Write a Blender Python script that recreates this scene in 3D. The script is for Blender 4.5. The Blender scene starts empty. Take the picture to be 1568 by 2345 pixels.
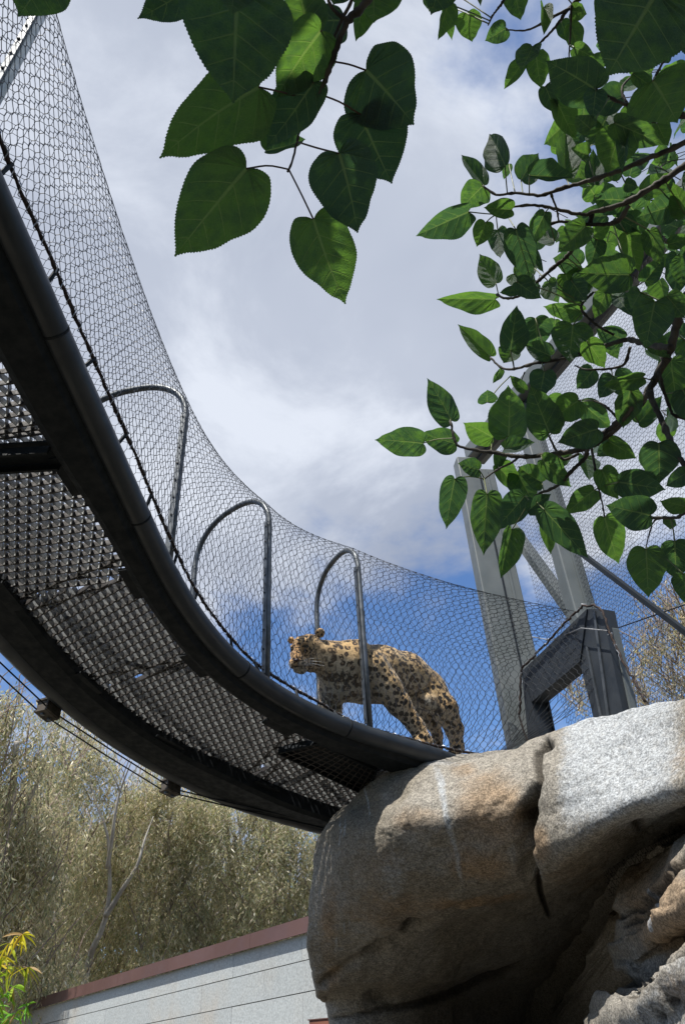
import bpy, math, random
import numpy as np
from mathutils import Vector, Matrix, noise as mnoise
rad = math.radians
scene = bpy.context.scene
C = scene.collection

# ------------------------------------------------------------------ camera, world, sun, exposure
EYE = Vector((0.0, 0.0, 1.6))
PITCH, ROLL, F = rad(38.0), rad(-3.5), 740.0
_R0 = Vector((1, 0, 0)); FW = Vector((0, math.cos(PITCH), math.sin(PITCH))); _U0 = Vector((0, -math.sin(PITCH), math.cos(PITCH)))
RT = _R0 * math.cos(ROLL) + _U0 * math.sin(ROLL)
UP = -_R0 * math.sin(ROLL) + _U0 * math.cos(ROLL)
cd = bpy.data.cameras.new('camera'); cam = bpy.data.objects.new('camera', cd); C.objects.link(cam)
cd.sensor_fit = 'VERTICAL'; cd.sensor_height = 36.0; cd.lens = 36.0 * F / 1024.0
cd.clip_start = 0.05; cd.clip_end = 3000
M3 = Matrix((RT, UP, -FW)).transposed()
cam.matrix_world = Matrix.Translation(EYE) @ M3.to_4x4()
scene.camera = cam

SUN_DIR = Vector((-0.22, -0.41, 0.885)).normalized()      # towards the sun
SUN_EL = math.asin(SUN_DIR.z); SUN_AZ = math.atan2(SUN_DIR.x, SUN_DIR.y)
sl = bpy.data.lights.new('sun', 'SUN'); sl.energy = 4.9; sl.angle = rad(0.53); sl.color = (1.0, 0.955, 0.88)
so = bpy.data.objects.new('sun', sl); C.objects.link(so)
so.rotation_euler = SUN_DIR.to_track_quat('Z', 'Y').to_euler(); so.location = (3, -4, 12)

scene.view_settings.view_transform = 'Standard'; scene.view_settings.look = 'None'
scene.view_settings.exposure = 0.38; scene.view_settings.gamma = 1.0; scene.view_settings.use_curve_mapping = False


class NT:
    """small node-graph helper"""
    def __init__(s, tree):
        s.t = tree; s.n = tree.nodes; s.l = tree.links; s.n.clear()
    def node(s, typ, **kw):
        n = s.n.new(typ)
        for k, v in kw.items():
            if k == 'inp':
                for a, b in v.items(): s.set(n.inputs[a], b)
            else: setattr(n, k, v)
        return n
    def set(s, sock, v):
        if isinstance(v, bpy.types.NodeSocket): s.l.new(v, sock)
        else: sock.default_value = v
    def math(s, op, a, b=0.0, c=0.0, clamp=False):
        n = s.n.new('ShaderNodeMath'); n.operation = op; n.use_clamp = clamp
        s.set(n.inputs[0], a); s.set(n.inputs[1], b); s.set(n.inputs[2], c); return n.outputs[0]
    def vmath(s, op, a, b=(0, 0, 0)):
        n = s.n.new('ShaderNodeVectorMath'); n.operation = op
        s.set(n.inputs[0], a)
        if op == 'SCALE': s.set(n.inputs[3], b)
        else: s.set(n.inputs[1], b)
        return n.outputs[0]
    def noise(s, vec, scale, detail=4, rough=0.55, dist=0.0):
        n = s.n.new('ShaderNodeTexNoise'); n.inputs['Scale'].default_value = scale
        n.inputs['Detail'].default_value = detail; n.inputs['Roughness'].default_value = rough
        n.inputs['Distortion'].default_value = dist
        if vec is not None: s.l.new(vec, n.inputs['Vector'])
        return n.outputs['Fac']
    def voro(s, vec, scale, feature='F1', rand=1.0):
        n = s.n.new('ShaderNodeTexVoronoi'); n.feature = feature
        n.inputs['Scale'].default_value = scale; n.inputs['Randomness'].default_value = rand
        if vec is not None: s.l.new(vec, n.inputs['Vector'])
        return n.outputs
    def ramp(s, fac, lo, hi, a=0.0, b=1.0):
        n = s.n.new('ShaderNodeMapRange'); n.interpolation_type = 'SMOOTHSTEP'
        s.set(n.inputs[0], fac); s.set(n.inputs[1], lo); s.set(n.inputs[2], hi); s.set(n.inputs[3], a); s.set(n.inputs[4], b)
        return n.outputs[0]
    def mix(s, fac, a, b, mode='MIX'):
        n = s.n.new('ShaderNodeMix'); n.data_type = 'RGBA'; n.blend_type = mode
        s.set(n.inputs[0], fac)
        for k, v in ((6, a), (7, b)):
            if isinstance(v, tuple) and len(v) == 3: v = (*v, 1)
            s.set(n.inputs[k], v)
        return n.outputs[2]
    def attr(s, name, out='Fac'):
        n = s.n.new('ShaderNodeAttribute'); n.attribute_name = name; return n.outputs[out]
    def bump(s, h, strength=0.5, dist=0.01):
        n = s.n.new('ShaderNodeBump'); n.inputs['Strength'].default_value = strength
        n.inputs['Distance'].default_value = dist; s.l.new(h, n.inputs['Height']); return n.outputs[0]


w = bpy.data.worlds.new('World'); scene.world = w; w.use_nodes = True
g = NT(w.node_tree)
sky = g.node('ShaderNodeTexSky'); sky.sky_type = 'NISHITA'; sky.sun_disc = False
sky.sun_elevation = SUN_EL; sky.sun_rotation = SUN_AZ; sky.altitude = 100; sky.air_density = 1.0; sky.dust_density = 0.6; sky.ozone_density = 1.5
tc = g.node('ShaderNodeTexCoord')
sep = g.node('ShaderNodeSeparateXYZ', inp={0: tc.outputs['Generated']})
zz = g.math('MAXIMUM', sep.outputs[2], 0.0)
den = g.math('ADD', zz, 0.22)
cx = g.math('DIVIDE', sep.outputs[0], den); cy = g.math('DIVIDE', sep.outputs[1], den)
cv = g.node('ShaderNodeCombineXYZ', inp={0: cx, 1: cy, 2: 3.7}).outputs[0]
n1 = g.noise(cv, 1.5, 9, 0.60, 0.5)
n2 = g.noise(cv, 6.5, 6, 0.58)
cover = g.math('ADD', n1, g.math('MULTIPLY', g.math('SUBTRACT', n2, 0.5), 0.55))
cover = g.math('ADD', cover, g.ramp(zz, 0.46, 0.74, 0.0, 0.36))
# a broad opening in the cloud deck to the north, and a smaller one to the north-east
ang1 = g.vmath('SUBTRACT', tc.outputs['Generated'], tuple((FW * F + RT * ((930 - 784) / 2.2924) - UP * ((1330 - 1172) / 2.2924)).normalized()))
ang1 = g.node('ShaderNodeVectorMath', operation='LENGTH', inp={0: ang1}).outputs['Value']
cover = g.math('ADD', cover, g.ramp(ang1, 0.05, 0.30, -0.13, 0.0))
ang2 = g.vmath('SUBTRACT', tc.outputs['Generated'], tuple((FW * F + RT * ((1400 - 784) / 2.2924) - UP * ((150 - 1172) / 2.2924)).normalized()))
ang2 = g.node('ShaderNodeVectorMath', operation='LENGTH', inp={0: ang2}).outputs['Value']
cover = g.math('ADD', cover, g.ramp(ang2, 0.08, 0.40, -0.36, 0.0))
mask = g.ramp(cover, 0.385, 0.68)
n3 = g.noise(cv, 0.9, 5, 0.5, 0.3)
n4 = g.noise(cv, 3.2, 8, 0.62, 0.4)
tone = g.math('ADD', g.ramp(n3, 0.36, 0.70, 0.0, 0.6), g.ramp(n4, 0.42, 0.70, 0.0, 0.5))
cloud = g.mix(tone, (2.5, 2.9, 3.85), (6.0, 6.4, 7.2))
skyc = g.mix(1.0, sky.outputs[0], (0.85, 1.08, 1.36), 'MULTIPLY')
col = g.mix(mask, skyc, cloud)
bg = g.node('ShaderNodeBackground', inp={0: col, 1: 0.1})
wo = g.node('ShaderNodeOutputWorld', inp={0: bg.outputs[0]})

# ------------------------------------------------------------------ picture <-> place helpers (used only to read off real positions)
S = 2.2924            # the photograph was measured at 1568 px across
def ray(dx, dy):
    return RT * ((dx / S - 342) / F) - UP * ((dy / S - 512) / F) + FW
def atd(dx, dy, d): return EYE + ray(dx, dy) * d
def onz(dx, dy, z):
    r = ray(dx, dy); return EYE + r * ((z - EYE.z) / r.z)
def depth(p): return (Vector(p) - EYE).dot(FW)
GX, GY = 0.19 * .45, 0.19 * .89                       # the walkway falls gently towards the boulder
PN = Vector((GX, GY, 1.0)); PK = 2 + 0.19 * (-.48 * .45 + 4.13 * .89)
def onp(dx, dy, off=0.0):
    r = ray(dx, dy); return EYE + r * ((PK + off) / PN.dot(r))
def pz(x, y, off=0.0): return EYE.z + PK - GX * x - GY * y + off

# ------------------------------------------------------------------ mesh helpers
class MB:
    def __init__(s): s.v = []; s.f = []; s.uv = None
    def add(s, vs, fs):
        o = len(s.v); s.v += [tuple(p) for p in vs]; s.f += [tuple(i + o for i in f) for f in fs]; return s
    def box(s, c, sx, sy, sz, ax=None):
        c = Vector(c)
        if ax is None: ax = (Vector((1, 0, 0)), Vector((0, 1, 0)), Vector((0, 0, 1)))
        vs = [c + ax[0] * (sx / 2 * i) + ax[1] * (sy / 2 * j) + ax[2] * (sz / 2 * k) for i in (-1, 1) for j in (-1, 1) for k in (-1, 1)]
        return s.add(vs, [(0, 1, 3, 2), (4, 6, 7, 5), (0, 4, 5, 1), (2, 3, 7, 6), (0, 2, 6, 4), (1, 5, 7, 3)])
    def bar(s, a, b, wd, ht, up=Vector((0, 0, 1))):
        a, b = Vector(a), Vector(b); d = b - a; L = d.length
        if L < 1e-6: return s
        d /= L; sd = d.cross(up); sd = sd.normalized() if sd.length > 1e-5 else Vector((1, 0, 0)); u = sd.cross(d).normalized()
        return s.box((a + b) / 2, L, wd, ht, (d, sd, u))
    def tube(s, pts, r, n=8, cap=True):
        pts = [Vector(p) for p in pts]; m = len(pts); rs = r if isinstance(r, (list, tuple)) else [r] * m
        t0 = (pts[1] - pts[0]).normalized(); a = t0.orthogonal().normalized(); vs = []; fs = []
        for i, p in enumerate(pts):
            t = (pts[min(i + 1, m - 1)] - pts[max(i - 1, 0)])
            if t.length < 1e-9: t = t0
            t.normalize(); a = (a - t * a.dot(t)); a.normalize(); b = t.cross(a)
            for k in range(n):
                an = 2 * math.pi * k / n; vs.append(p + (a * math.cos(an) + b * math.sin(an)) * rs[i])
        for i in range(m - 1):
            for k in range(n):
                k2 = (k + 1) % n; fs.append((i * n + k, i * n + k2, (i + 1) * n + k2, (i + 1) * n + k))
        if cap: fs += [tuple(range(n))[::-1], tuple((m - 1) * n + k for k in range(n))]
        return s.add(vs, fs)
    def sweep(s, P, side, up, prof):
        """prof: list of (a along side, b along up)"""
        n = len(prof); m = len(P); vs = []; fs = []
        for i in range(m):
            for a, b in prof: vs.append(P[i] + side[i] * a + up * b)
        for i in range(m - 1):
            for k in range(n):
                k2 = (k + 1) % n; fs.append((i * n + k, i * n + k2, (i + 1) * n + k2, (i + 1) * n + k))
        fs += [tuple(range(n))[::-1], tuple((m - 1) * n + k for k in range(n))]
        return s.add(vs, fs)
    def build(s, name, m, parent=None, smooth=False, kind=None):
        me = bpy.data.meshes.new(name); me.from_pydata(s.v, [], s.f); me.update()
        if smooth: me.polygons.foreach_set('use_smooth', [True] * len(me.polygons))
        return link(name, me, m, parent, kind)

def link(name, me, m=None, parent=None, kind=None):
    if m is not None and not me.materials: me.materials.append(m)
    o = bpy.data.objects.new(name, me); C.objects.link(o)
    if parent: o.parent = parent; o.matrix_parent_inverse = parent_inv(parent)
    if kind: o['kind'] = kind
    return o
WM = {}
def world_of(o):
    return WM.get(o.name, Matrix.Identity(4))
def parent_inv(p): return world_of(p).inverted()
def thing(name, label, cat, loc=(0, 0, 0), group=None):
    o = bpy.data.objects.new(name, None); C.objects.link(o); o.location = loc; o.empty_display_size = 0.2
    WM[o.name] = Matrix.Translation(loc)
    o['label'] = label; o['category'] = cat
    if group: o['group'] = group
    return o
def tag(o, label, cat, group=None):
    o['label'] = label; o['category'] = cat
    if group: o['group'] = group
    return o

def cr(pts, n):
    """Catmull-Rom through pts, resampled to n points by arc length"""
    P = np.array([tuple(p) for p in pts], float)
    E = np.vstack([2 * P[0] - P[1], P, 2 * P[-1] - P[-2]]); out = []
    for i in range(1, len(E) - 2):
        t = np.linspace(0, 1, 12, endpoint=False)[:, None]; a, b, c, d = E[i - 1], E[i], E[i + 1], E[i + 2]
        out.append(.5 * (2 * b + (c - a) * t + (2 * a - 5 * b + 4 * c - d) * t ** 2 + (3 * b - a - 3 * c + d) * t ** 3))
    out = np.vstack(out + [P[-1:]]); s = np.r_[0, np.cumsum(np.linalg.norm(np.diff(out, axis=0), axis=1))]
    q = np.linspace(0, s[-1], n); R = np.stack([np.interp(q, s, out[:, k]) for k in range(out.shape[1])], 1)
    return R
def smooth_curve(R, it=20):
    R = R.copy()
    for _ in range(it): R[1:-1] = R[1:-1] * .5 + (R[:-2] + R[2:]) * .25
    return R

# ------------------------------------------------------------------ materials
def mat(name):
    m = bpy.data.materials.new(name); m.use_nodes = True; return m, NT(m.node_tree)
def principled(g, col, rough=0.6, metal=0.0, normal=None, spec=0.5):
    p = g.node('ShaderNodeBsdfPrincipled')
    if isinstance(col, tuple) and len(col) == 3: col = (*col, 1)
    g.set(p.inputs['Base Color'], col); g.set(p.inputs['Roughness'], rough); g.set(p.inputs['Metallic'], metal)
    p.inputs['Specular IOR Level'].default_value = spec
    if normal is not None: g.set(p.inputs['Normal'], normal)
    return p
def out(g, sh): g.node('ShaderNodeOutputMaterial', inp={0: sh})
def simple(name, a, b, scale=8, rough=0.6, metal=0.0, bump=0.2, bscale=60, spec=0.5, bd=0.004):
    m, g = mat(name); tc = g.node('ShaderNodeTexCoord').outputs['Object']
    f = g.ramp(g.noise(tc, scale, 6, 0.6), 0.35, 0.65)
    c = g.mix(f, a, b); nb = g.bump(g.noise(tc, bscale, 4), bump, bd)
    rr = g.ramp(g.noise(tc, scale * 2.3, 4), .3, .7, rough - .12, rough + .12)
    out(g, principled(g, c, rr, metal, nb, spec).outputs[0]); return m
M_TUBE = simple('slate_painted_tube', (.013, .018, .024), (.022, .028, .036), 4, .45, .0, .12, 60, .5)
M_STEEL = simple('dark_painted_steel', (.007, .011, .016), (.012, .017, .023), 5, .62, .0, .25, 40, .3)
M_STEEL2 = simple('grimy_steel', (.006, .009, .012), (.011, .014, .017), 9, .75, .0, .4, 70, .25)
M_GALV = simple('galvanised_steel', (.075, .086, .096), (.13, .143, .157), 14, .45, .45, .1, 50)
M_GREY = simple('grey_painted_post', (.112, .128, .130), (.14, .156, .158), 3, .5, .0, .06, 90)
M_DARKPANEL = simple('slate_painted_panel', (.022, .028, .036), (.032, .039, .048), 4, .55, .0, .1, 60)
M_WIRE = simple('wire_rope', (.014, .016, .020), (.035, .038, .042), 30, .55, .25, .0, 10)
M_RUST = simple('rusty_cable', (.014, .010, .009), (.045, .025, .018), 40, .8, .0, .3, 200)
M_BARW = simple('galvanised_bar', (.11, .113, .115), (.25, .26, .26), 22, .5, .15, .2, 120)
M_BARD = simple('bar_with_rust', (.022, .018, .017), (.05, .045, .042), 22, .65, .1, .2, 120)
M_CAP = simple('brown_metal_flashing', (.105, .054, .045), (.125, .066, .056), 1.2, .5, .0, .03, 30)
M_BRIGHT = simple('bright_galvanised_tube', (.50, .53, .52), (.66, .68, .66), 9, .4, .25, .05, 60)
M_TIE = simple('bright_wire', (.3, .31, .33), (.45, .46, .48), 30, .4, .6, .0, 10)

# ------------------------------------------------------------------ ground
def ground():
    m, g = mat('dry_soil'); tc = g.node('ShaderNodeTexCoord').outputs['Object']
    c = g.mix(g.ramp(g.noise(tc, .8, 8), .35, .65), (.10, .09, .075), (.16, .145, .12))
    c = g.mix(g.ramp(g.noise(tc, 7, 6), .5, .7), c, (.07, .075, .045))
    out(g, principled(g, c, .95, 0, g.bump(g.noise(tc, 20, 6), .6, .02), .2).outputs[0])
    n = 60; vs = []; fs = []
    for j in range(n + 1):
        for i in range(n + 1):
            u = (i / n * 2 - 1); v = (j / n * 2 - 1); x = 600 * u * abs(u) ** 1.5; y = 600 * v * abs(v) ** 1.5
            r = math.hypot(x, y); z = 0.0 if r < 30 else (r - 30) * .02 * (1 + .5 * mnoise.noise(Vector((x * .02, y * .02, 0))))
            vs.append((x, y, z))
    for j in range(n):
        for i in range(n): fs.append((j * (n + 1) + i, j * (n + 1) + i + 1, (j + 1) * (n + 1) + i + 1, (j + 1) * (n + 1) + i))
    MB().add(vs, fs).build('ground', m, smooth=True, kind='structure')
ground()
# ------------------------------------------------------------------ the elevated walkway tunnel
PXAi = [(0,785),(98,985),(150,1060),(215,1150),(290,1290),(345,1385),(432,1498),(501,1562),(643,1660),(778,1725),(883,1762)]
PXAo = [(0,393),(25,446),(82,548),(119,650),(164,764),(192,822),(245,944),(286,1034),(327,1133),(368,1222),(409,1313),(462,1400),(530,1489),(589,1538),(648,1582),(727,1626),(770,1641),(854,1675),(946,1701),(1012,1719)]
PXBi = [(0,1322),(49,1400),(118,1469),(177,1547),(245,1597),(363,1690),(432,1719),(565,1773),(658,1820),(736,1848),(782,1852)]
PXBo = [(0,1474),(49,1528),(98,1577),(147,1606),(196,1651),(275,1709),(363,1754),(442,1798),(569,1847),(663,1871),(751,1896)]
def ext(L, off, head, tail):
    P = [tuple(onp(a, b, off)) for a, b in L]
    P = [tuple(Vector(h)) for h in head(P)] + P + [tuple(Vector(h)) for h in tail(P)]
    return P
def zpl(x, y, off): return (x, y, pz(x, y, off))
OFF_T = 0.0
A_tube = smooth_curve(cr([zpl(-.95, -.6, 0), zpl(-1.1, .4, 0), zpl(-1.12, .9, 0)] + [tuple(onp(a, b, -.02)) for a, b in PXAo] + [zpl(.95, 5.2, 0)], 150), 60)
A_in = smooth_curve(cr([zpl(-1.25, -.6, -.06), zpl(-1.38, .6, -.06), zpl(-1.40, 1.3, -.06)] + [tuple(onp(a, b, -.06)) for a, b in PXAi] + [zpl(.5, 5.5, -.06)], 150), 60)
B_in = smooth_curve(cr([zpl(-2.0, -.6, -.06), zpl(-2.0, .8, -.06), zpl(-2.0, 2.0, -.06), zpl(-1.95, 2.7, -.06)] + [tuple(onp(a, b, -.06)) for a, b in PXBi] + [zpl(.3, 6.1, -.06)], 150), 80)
B_out = smooth_curve(cr([zpl(-2.3, -.6, 0), zpl(-2.3, .8, 0), zpl(-2.28, 2.2, 0), zpl(-2.2, 3.1, 0)] + [tuple(onp(a, b, -.04)) for a, b in PXBo] + [zpl(.2, 6.35, 0)], 150), 80)
def nearest(Cv, p):
    d = np.hypot(Cv[:, 0] - p[0], Cv[:, 1] - p[1]); return int(np.argmin(d))
def side_vecs(R):
    T = np.gradient(R, axis=0); N = np.stack([-T[:, 1], T[:, 0], 0 * T[:, 0]], 1); N /= np.linalg.norm(N, axis=1)[:, None]
    return [Vector(n) for n in N]             # points from the near rail towards the far rail (left of travel)
ZU = Vector((0, 0, 1))
walk = thing('tunnel_walkway', 'curved overhead cat walkway with dark tube rails and wire net tunnel', 'walkway', (-1.2, 3.2, 3.6))
def vv(R): return [Vector(p) for p in R]

# near (A) side: round tube outside, rolled channel inside and below
SBI = side_vecs(B_in); SA = side_vecs(A_tube); SB = side_vecs(B_out)
TR = 0.058
PA = [p + s * (TR * 1.0) - ZU * .022 for p, s in zip(vv(A_tube), SA)]
MB().tube(PA, TR, 20).build('side_tube', M_TUBE, walk, True)
chan = MB(); vs = []; fs = []; n = 7
for i, (p, s) in enumerate(zip(PA, SA)):
    q = Vector(A_in[nearest(A_in, p)]); wd = max(.12, (q - p).dot(s))
    prof = [(.02, -.045), (.05, -.085), (wd - .05, -.088), (wd - .01, -.062), (wd - .005, -.055), (wd - .06, -.045), (.05, -.02)]
    vs += [p + s * a + ZU * b for a, b in prof]
for i in range(len(PA) - 1):
    for k in range(n):
        k2 = (k + 1) % n; fs.append((i * n + k, i * n + k2, (i + 1) * n + k2, (i + 1) * n + k))
chan.add(vs, fs).build('side_channel', M_STEEL2, walk)
for jx in ((150, 735), (345, 1170), (560, 1515), (800, 1655)):
    j = min(max(nearest(A_tube, onp(*jx)), 2), len(PA) - 3); MB().tube([PA[j] + (PA[j + 1] - PA[j]) * .25 * q for q in (0, 1)], TR + .0015, 20).build('weld_collar', M_STEEL2, walk, True)
# far (B) side
PB = [p - s * (.08) - ZU * .01 for p, s in zip(vv(B_out), SB)]
MB().tube(PB, .088, 20).build('side_tube', M_TUBE, walk, True)
vs = []; fs = []
for i, (p, s) in enumerate(zip(PB, SB)):
    q = Vector(B_in[nearest(B_in, p)]); wd = max(.10, (p - q).dot(s))
    prof = [(-.03, .02), (-.03, -.075), (-wd + .03, -.078), (-wd - .01, -.058), (-wd - .012, .035), (-wd + .0, .035)]
    vs += [p + s * a + ZU * b for a, b in prof]
n = 6
for i in range(len(PB) - 1):
    for k in range(n):
        k2 = (k + 1) % n; fs.append((i * n + k, i * n + k2, (i + 1) * n + k2, (i + 1) * n + k))
MB().add(vs, fs).build('side_channel', M_STEEL2, walk)

# ---- floor panels of reticulated bar grating: straight bearing bars and crimped bars between them
FO = -.035     # mid height of the bars
def mirror_y(): pass
def seam(a, b):  # display points of a seam, extended across to both rails
    return (onp(*a, FO), onp(*b, FO))
i_a = lambda p: nearest(A_in, p)
i_b = lambda p: nearest(B_in, p)
seams = [None, seam((0, 1026), (140, 1020)), seam((69, 1371), (280, 1327)), seam((245, 1572), (442, 1508)), seam((561, 1782), (665, 1700)), None]
def panel_poly(s0, s1):
    a0 = i_a(s0[1]) if s0 else 0; a1 = i_a(s1[1]) if s1 else len(A_in) - 1
    b0 = i_b(s0[0]) if s0 else 0; b1 = i_b(s1[0]) if s1 else len(B_in) - 1
    return [Vector(A_in[i]) for i in range(a0, a1 + 1)] + [Vector(B_in[i]) + SBI[i] * .085 for i in range(b1, b0 - 1, -1)]
def inside(p, poly):
    x, y = p; c = False; n = len(poly)
    for i in range(n):
        x1, y1 = poly[i]; x2, y2 = poly[(i + 1) % n]
        if (y1 > y) != (y2 > y) and x < (x2 - x1) * (y - y1) / (y2 - y1) + x1: c = not c
    return c
def clip(p, d, poly):
    """parameters along p+t*d where the line crosses the polygon"""
    ts = []; n = len(poly)
    for i in range(n):
        a = poly[i]; b = poly[(i + 1) % n]; ex, ey = b[0] - a[0], b[1] - a[1]; dn = d[0] * ey - d[1] * ex
        if abs(dn) < 1e-12: continue
        t = ((a[0] - p[0]) * ey - (a[1] - p[1]) * ex) / dn; u = ((a[0] - p[0]) * d[1] - (a[1] - p[1]) * d[0]) / dn
        if 0 <= u < 1: ts.append(t)
    return sorted(ts)
E1 = Vector((1, 0, -GX)).normalized(); E2 = PN.cross(E1).normalized(); EN = PN.normalized()
def P3(x, y, h=0.0): return Vector((x, y, pz(x, y, FO))) + EN * h
def grating(s0, s1, d1, d2, pitch, zp, hh=.036, shift=0.0):
    poly = [(p.x, p.y) for p in panel_poly(s0, s1)]
    pc = Vector((sum(p[0] for p in poly) / len(poly), sum(p[1] for p in poly) / len(poly), 0))
    edge = MB(); st = 4
    pp = poly[::st]
    for i in range(len(pp)):
        a, b = pp[i], pp[(i + 1) % len(pp)]; edge.bar(P3(*a), P3(*b), .005, hh, EN)
    ed = edge.build('floor_panel', M_BARD, walk)
    a, b = onp(*d1, FO), onp(*d2, FO); d = Vector((b.x - a.x, b.y - a.y, 0)).normalized(); nn = Vector((-d.y, d.x, 0))
    ext_ = [Vector((p[0], p[1], 0)).dot(nn) for p in poly]; lo, hi = min(ext_), max(ext_)
    k = 0; off = lo + pitch * (.3 + shift); rnd = random.Random(int(lo * 100))
    while off < hi:
        base = nn * off; ts = clip((base.x, base.y), (d.x, d.y), poly)
        bb = MB()
        for j in range(0, len(ts) - 1, 2):
            q0 = base + d * (ts[j] + .002); q1 = base + d * (ts[j + 1] - .002)
            if (q1 - q0).length > .02: bb.bar(P3(q0.x, q0.y), P3(q1.x, q1.y), .0058, hh, EN)
        if bb.v: bb.build('bearing_bar', M_BARD, ed)
        # crimped bar between this straight bar and the next
        mid = base + nn * pitch / 2; ts = clip((mid.x, mid.y), (d.x, d.y), poly); zb = MB()
        for j in range(0, len(ts) - 1, 2):
            t = math.ceil(ts[j] / zp) * zp + (zp / 2 if k % 2 else 0); am = pitch / 2 - .006
            while t + zp < ts[j + 1]:
                f0 = zp * .18; f1 = zp * .32
                pts = [(t, -am), (t + f0, -am), (t + zp * .5, am), (t + zp * .5 + f0, am), (t + zp, -am)]
                w3 = [P3(*(mid + d * tt + nn * aa).xy) for tt, aa in pts]
                for i in range(4): zb.bar(w3[i], w3[i + 1], .003, hh * .93, EN)
                t += zp
        if zb.v: zb.build('crimped_bar', M_BARW, ed)
        off += pitch; k += 1
    return ed
grating(seams[0], seams[1], (0, 900), (80, 890), .052, .062)
grating(seams[1], seams[2], (92, 1085), (223, 1066), .052, .060)
grating(seams[2], seams[3], (116, 1493), (380, 1350), .052, .056)
grating(seams[3], seams[4], (330, 1640), (560, 1540), .052, .056)
grating(seams[4], seams[5], (640, 1800), (760, 1740), .052, .056)

# ---- cross beams, splice plates
def cross(s, wd=.10, ht=.07, dz=-.10):
    a = Vector(A_in[i_a(s[1])]); b = Vector(B_in[i_b(s[0])]); d = (b - a).normalized()
    m = MB(); m.bar(a - d * .05 + ZU * (dz + .06), b + d * .05 + ZU * (dz + .06), wd, .012, EN)
    for e in (-1, 1):
        off = d.cross(ZU).normalized() * (wd / 2 - .006) * e
        m.bar(a + off + ZU * (dz + .02), b + off + ZU * (dz + .02), .012, ht, EN)
    return m.build('cross_beam', M_STEEL2, walk)
cross(seams[1], .12, .05, -.085)
for px, side in (((172, 1090), 'a'), ((318, 1345), 'a'), ((455, 1530), 'a'), ((640, 1668), 'a'), ((28, 1370), 'b'), ((210, 1572), 'b'), ((398, 1706), 'b'), ((620, 1800), 'b')):
    p = onp(*px, -.11); Cv = A_in if side == 'a' else B_in; i = min(max(nearest(Cv, p), 1), len(Cv) - 2)
    t = Vector(Cv[i + 1] - Cv[i - 1]).normalized(); sd = t.cross(EN).normalized()
    MB().box(Vector(Cv[i]) - EN * .035 + sd * (.0 if side == 'a' else .0), .22, .085, .016, (t, sd, EN)).build('splice_plate', M_STEEL2, walk)
# ---- service hatch at the boulder end: a dark tray behind a coarse bar grid
hp = [onp(*q, -.10) for q in ((636, 1727), (728, 1704), (862, 1768), (835, 1822))]
hu = (hp[1] - hp[0]); hv = (hp[3] - hp[0])
tray = MB(); up_ = EN * .045
tray.add([hp[0] + up_, hp[1] + up_, hp[2] + up_, hp[3] + up_, hp[0], hp[1], hp[2], hp[3]], [(0, 1, 2, 3), (0, 4, 5, 1), (1, 5, 6, 2), (2, 6, 7, 3), (3, 7, 4, 0)])
tray.build('hatch_tray', M_STEEL, walk)
hg = MB().bar(hp[0], hp[1], .012, .012, EN).bar(hp[1], hp[2], .012, .012, EN).bar(hp[2], hp[3], .012, .012, EN).bar(hp[3], hp[0], .012, .012, EN).build('hatch_grid', M_STEEL2, walk)
def lerp(a, b, t): return a + (b - a) * t
for k in range(1, 6):
    MB().bar(lerp(hp[0], hp[1], k / 6), lerp(hp[3], hp[2], k / 6), .006, .006, EN).build('grid_bar', M_BARD, hg)
for k in range(1, 13):
    MB().bar(lerp(hp[0], hp[3], k / 13), lerp(hp[1], hp[2], k / 13), .006, .006, EN).build('grid_bar', M_BARD, hg)

# ---- lacing cable on stand-offs above the near tube, and its twin on the far tube
CAB = [(0,315),(20,380),(53,462),(98,540),(135,642),(164,700),(184,760),(221,838),(262,936),(295,1006),(335,1104),(368,1186),(401,1259),(442,1345),(491,1415),(555,1494),(614,1543),(687,1587),(751,1621),(798,1653),(854,1671),(946,1697),(1019,1715)]
CO = .10
cabA = cr([zpl(-.9, -.6, CO), zpl(-1.05, .5, CO), zpl(-1.10, .95, CO)] + [tuple(onp(a, b, CO)) for a, b in CAB] + [zpl(.95, 5.2, CO)], 260)
cabA = smooth_curve(cabA, 40)
rnd = random.Random(4)
cab_pts = [Vector(p) + Vector((rnd.uniform(-1, 1), rnd.uniform(-1, 1), rnd.uniform(-1, 1))) * .0025 for p in cabA]
lc = MB().tube(cab_pts, [.0085 + rnd.uniform(-.002, .0025) for _ in cab_pts], 6).build('lacing_cable', M_RUST, walk, True)
# spiral lacing wire round the cable
sp = []
for i in range(0, len(cab_pts) - 1):
    t = (cab_pts[i + 1] - cab_pts[i]); a = t.orthogonal().normalized(); b = t.normalized().cross(a)
    for k in range(3):
        an = (i * 3 + k) * .9; sp.append(lerp(cab_pts[i], cab_pts[i + 1], k / 3) + (a * math.cos(an) + b * math.sin(an)) * .013)
MB().tube(sp, .0022, 4).build('lacing_wire', M_TIE, walk)
for px in ((14, 398), (107, 636), (196, 838), (277, 1010), (340, 1155), (392, 1288), (444, 1376), (524, 1480), (596, 1532), (680, 1594), (770, 1646), (860, 1680), (960, 1706)):
    p = onp(*px, CO / 2); i = nearest(cabA, p); j = nearest(A_tube, p)
    a = Vector(cabA[i]); b = PA[j] + ZU * TR * .8
    st = MB().tube([b - ZU * .02, b, a + (a - b) * .12], .009, 6).build('standoff', M_STEEL, walk)
NA = [Vector(p) for p in cabA]

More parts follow.
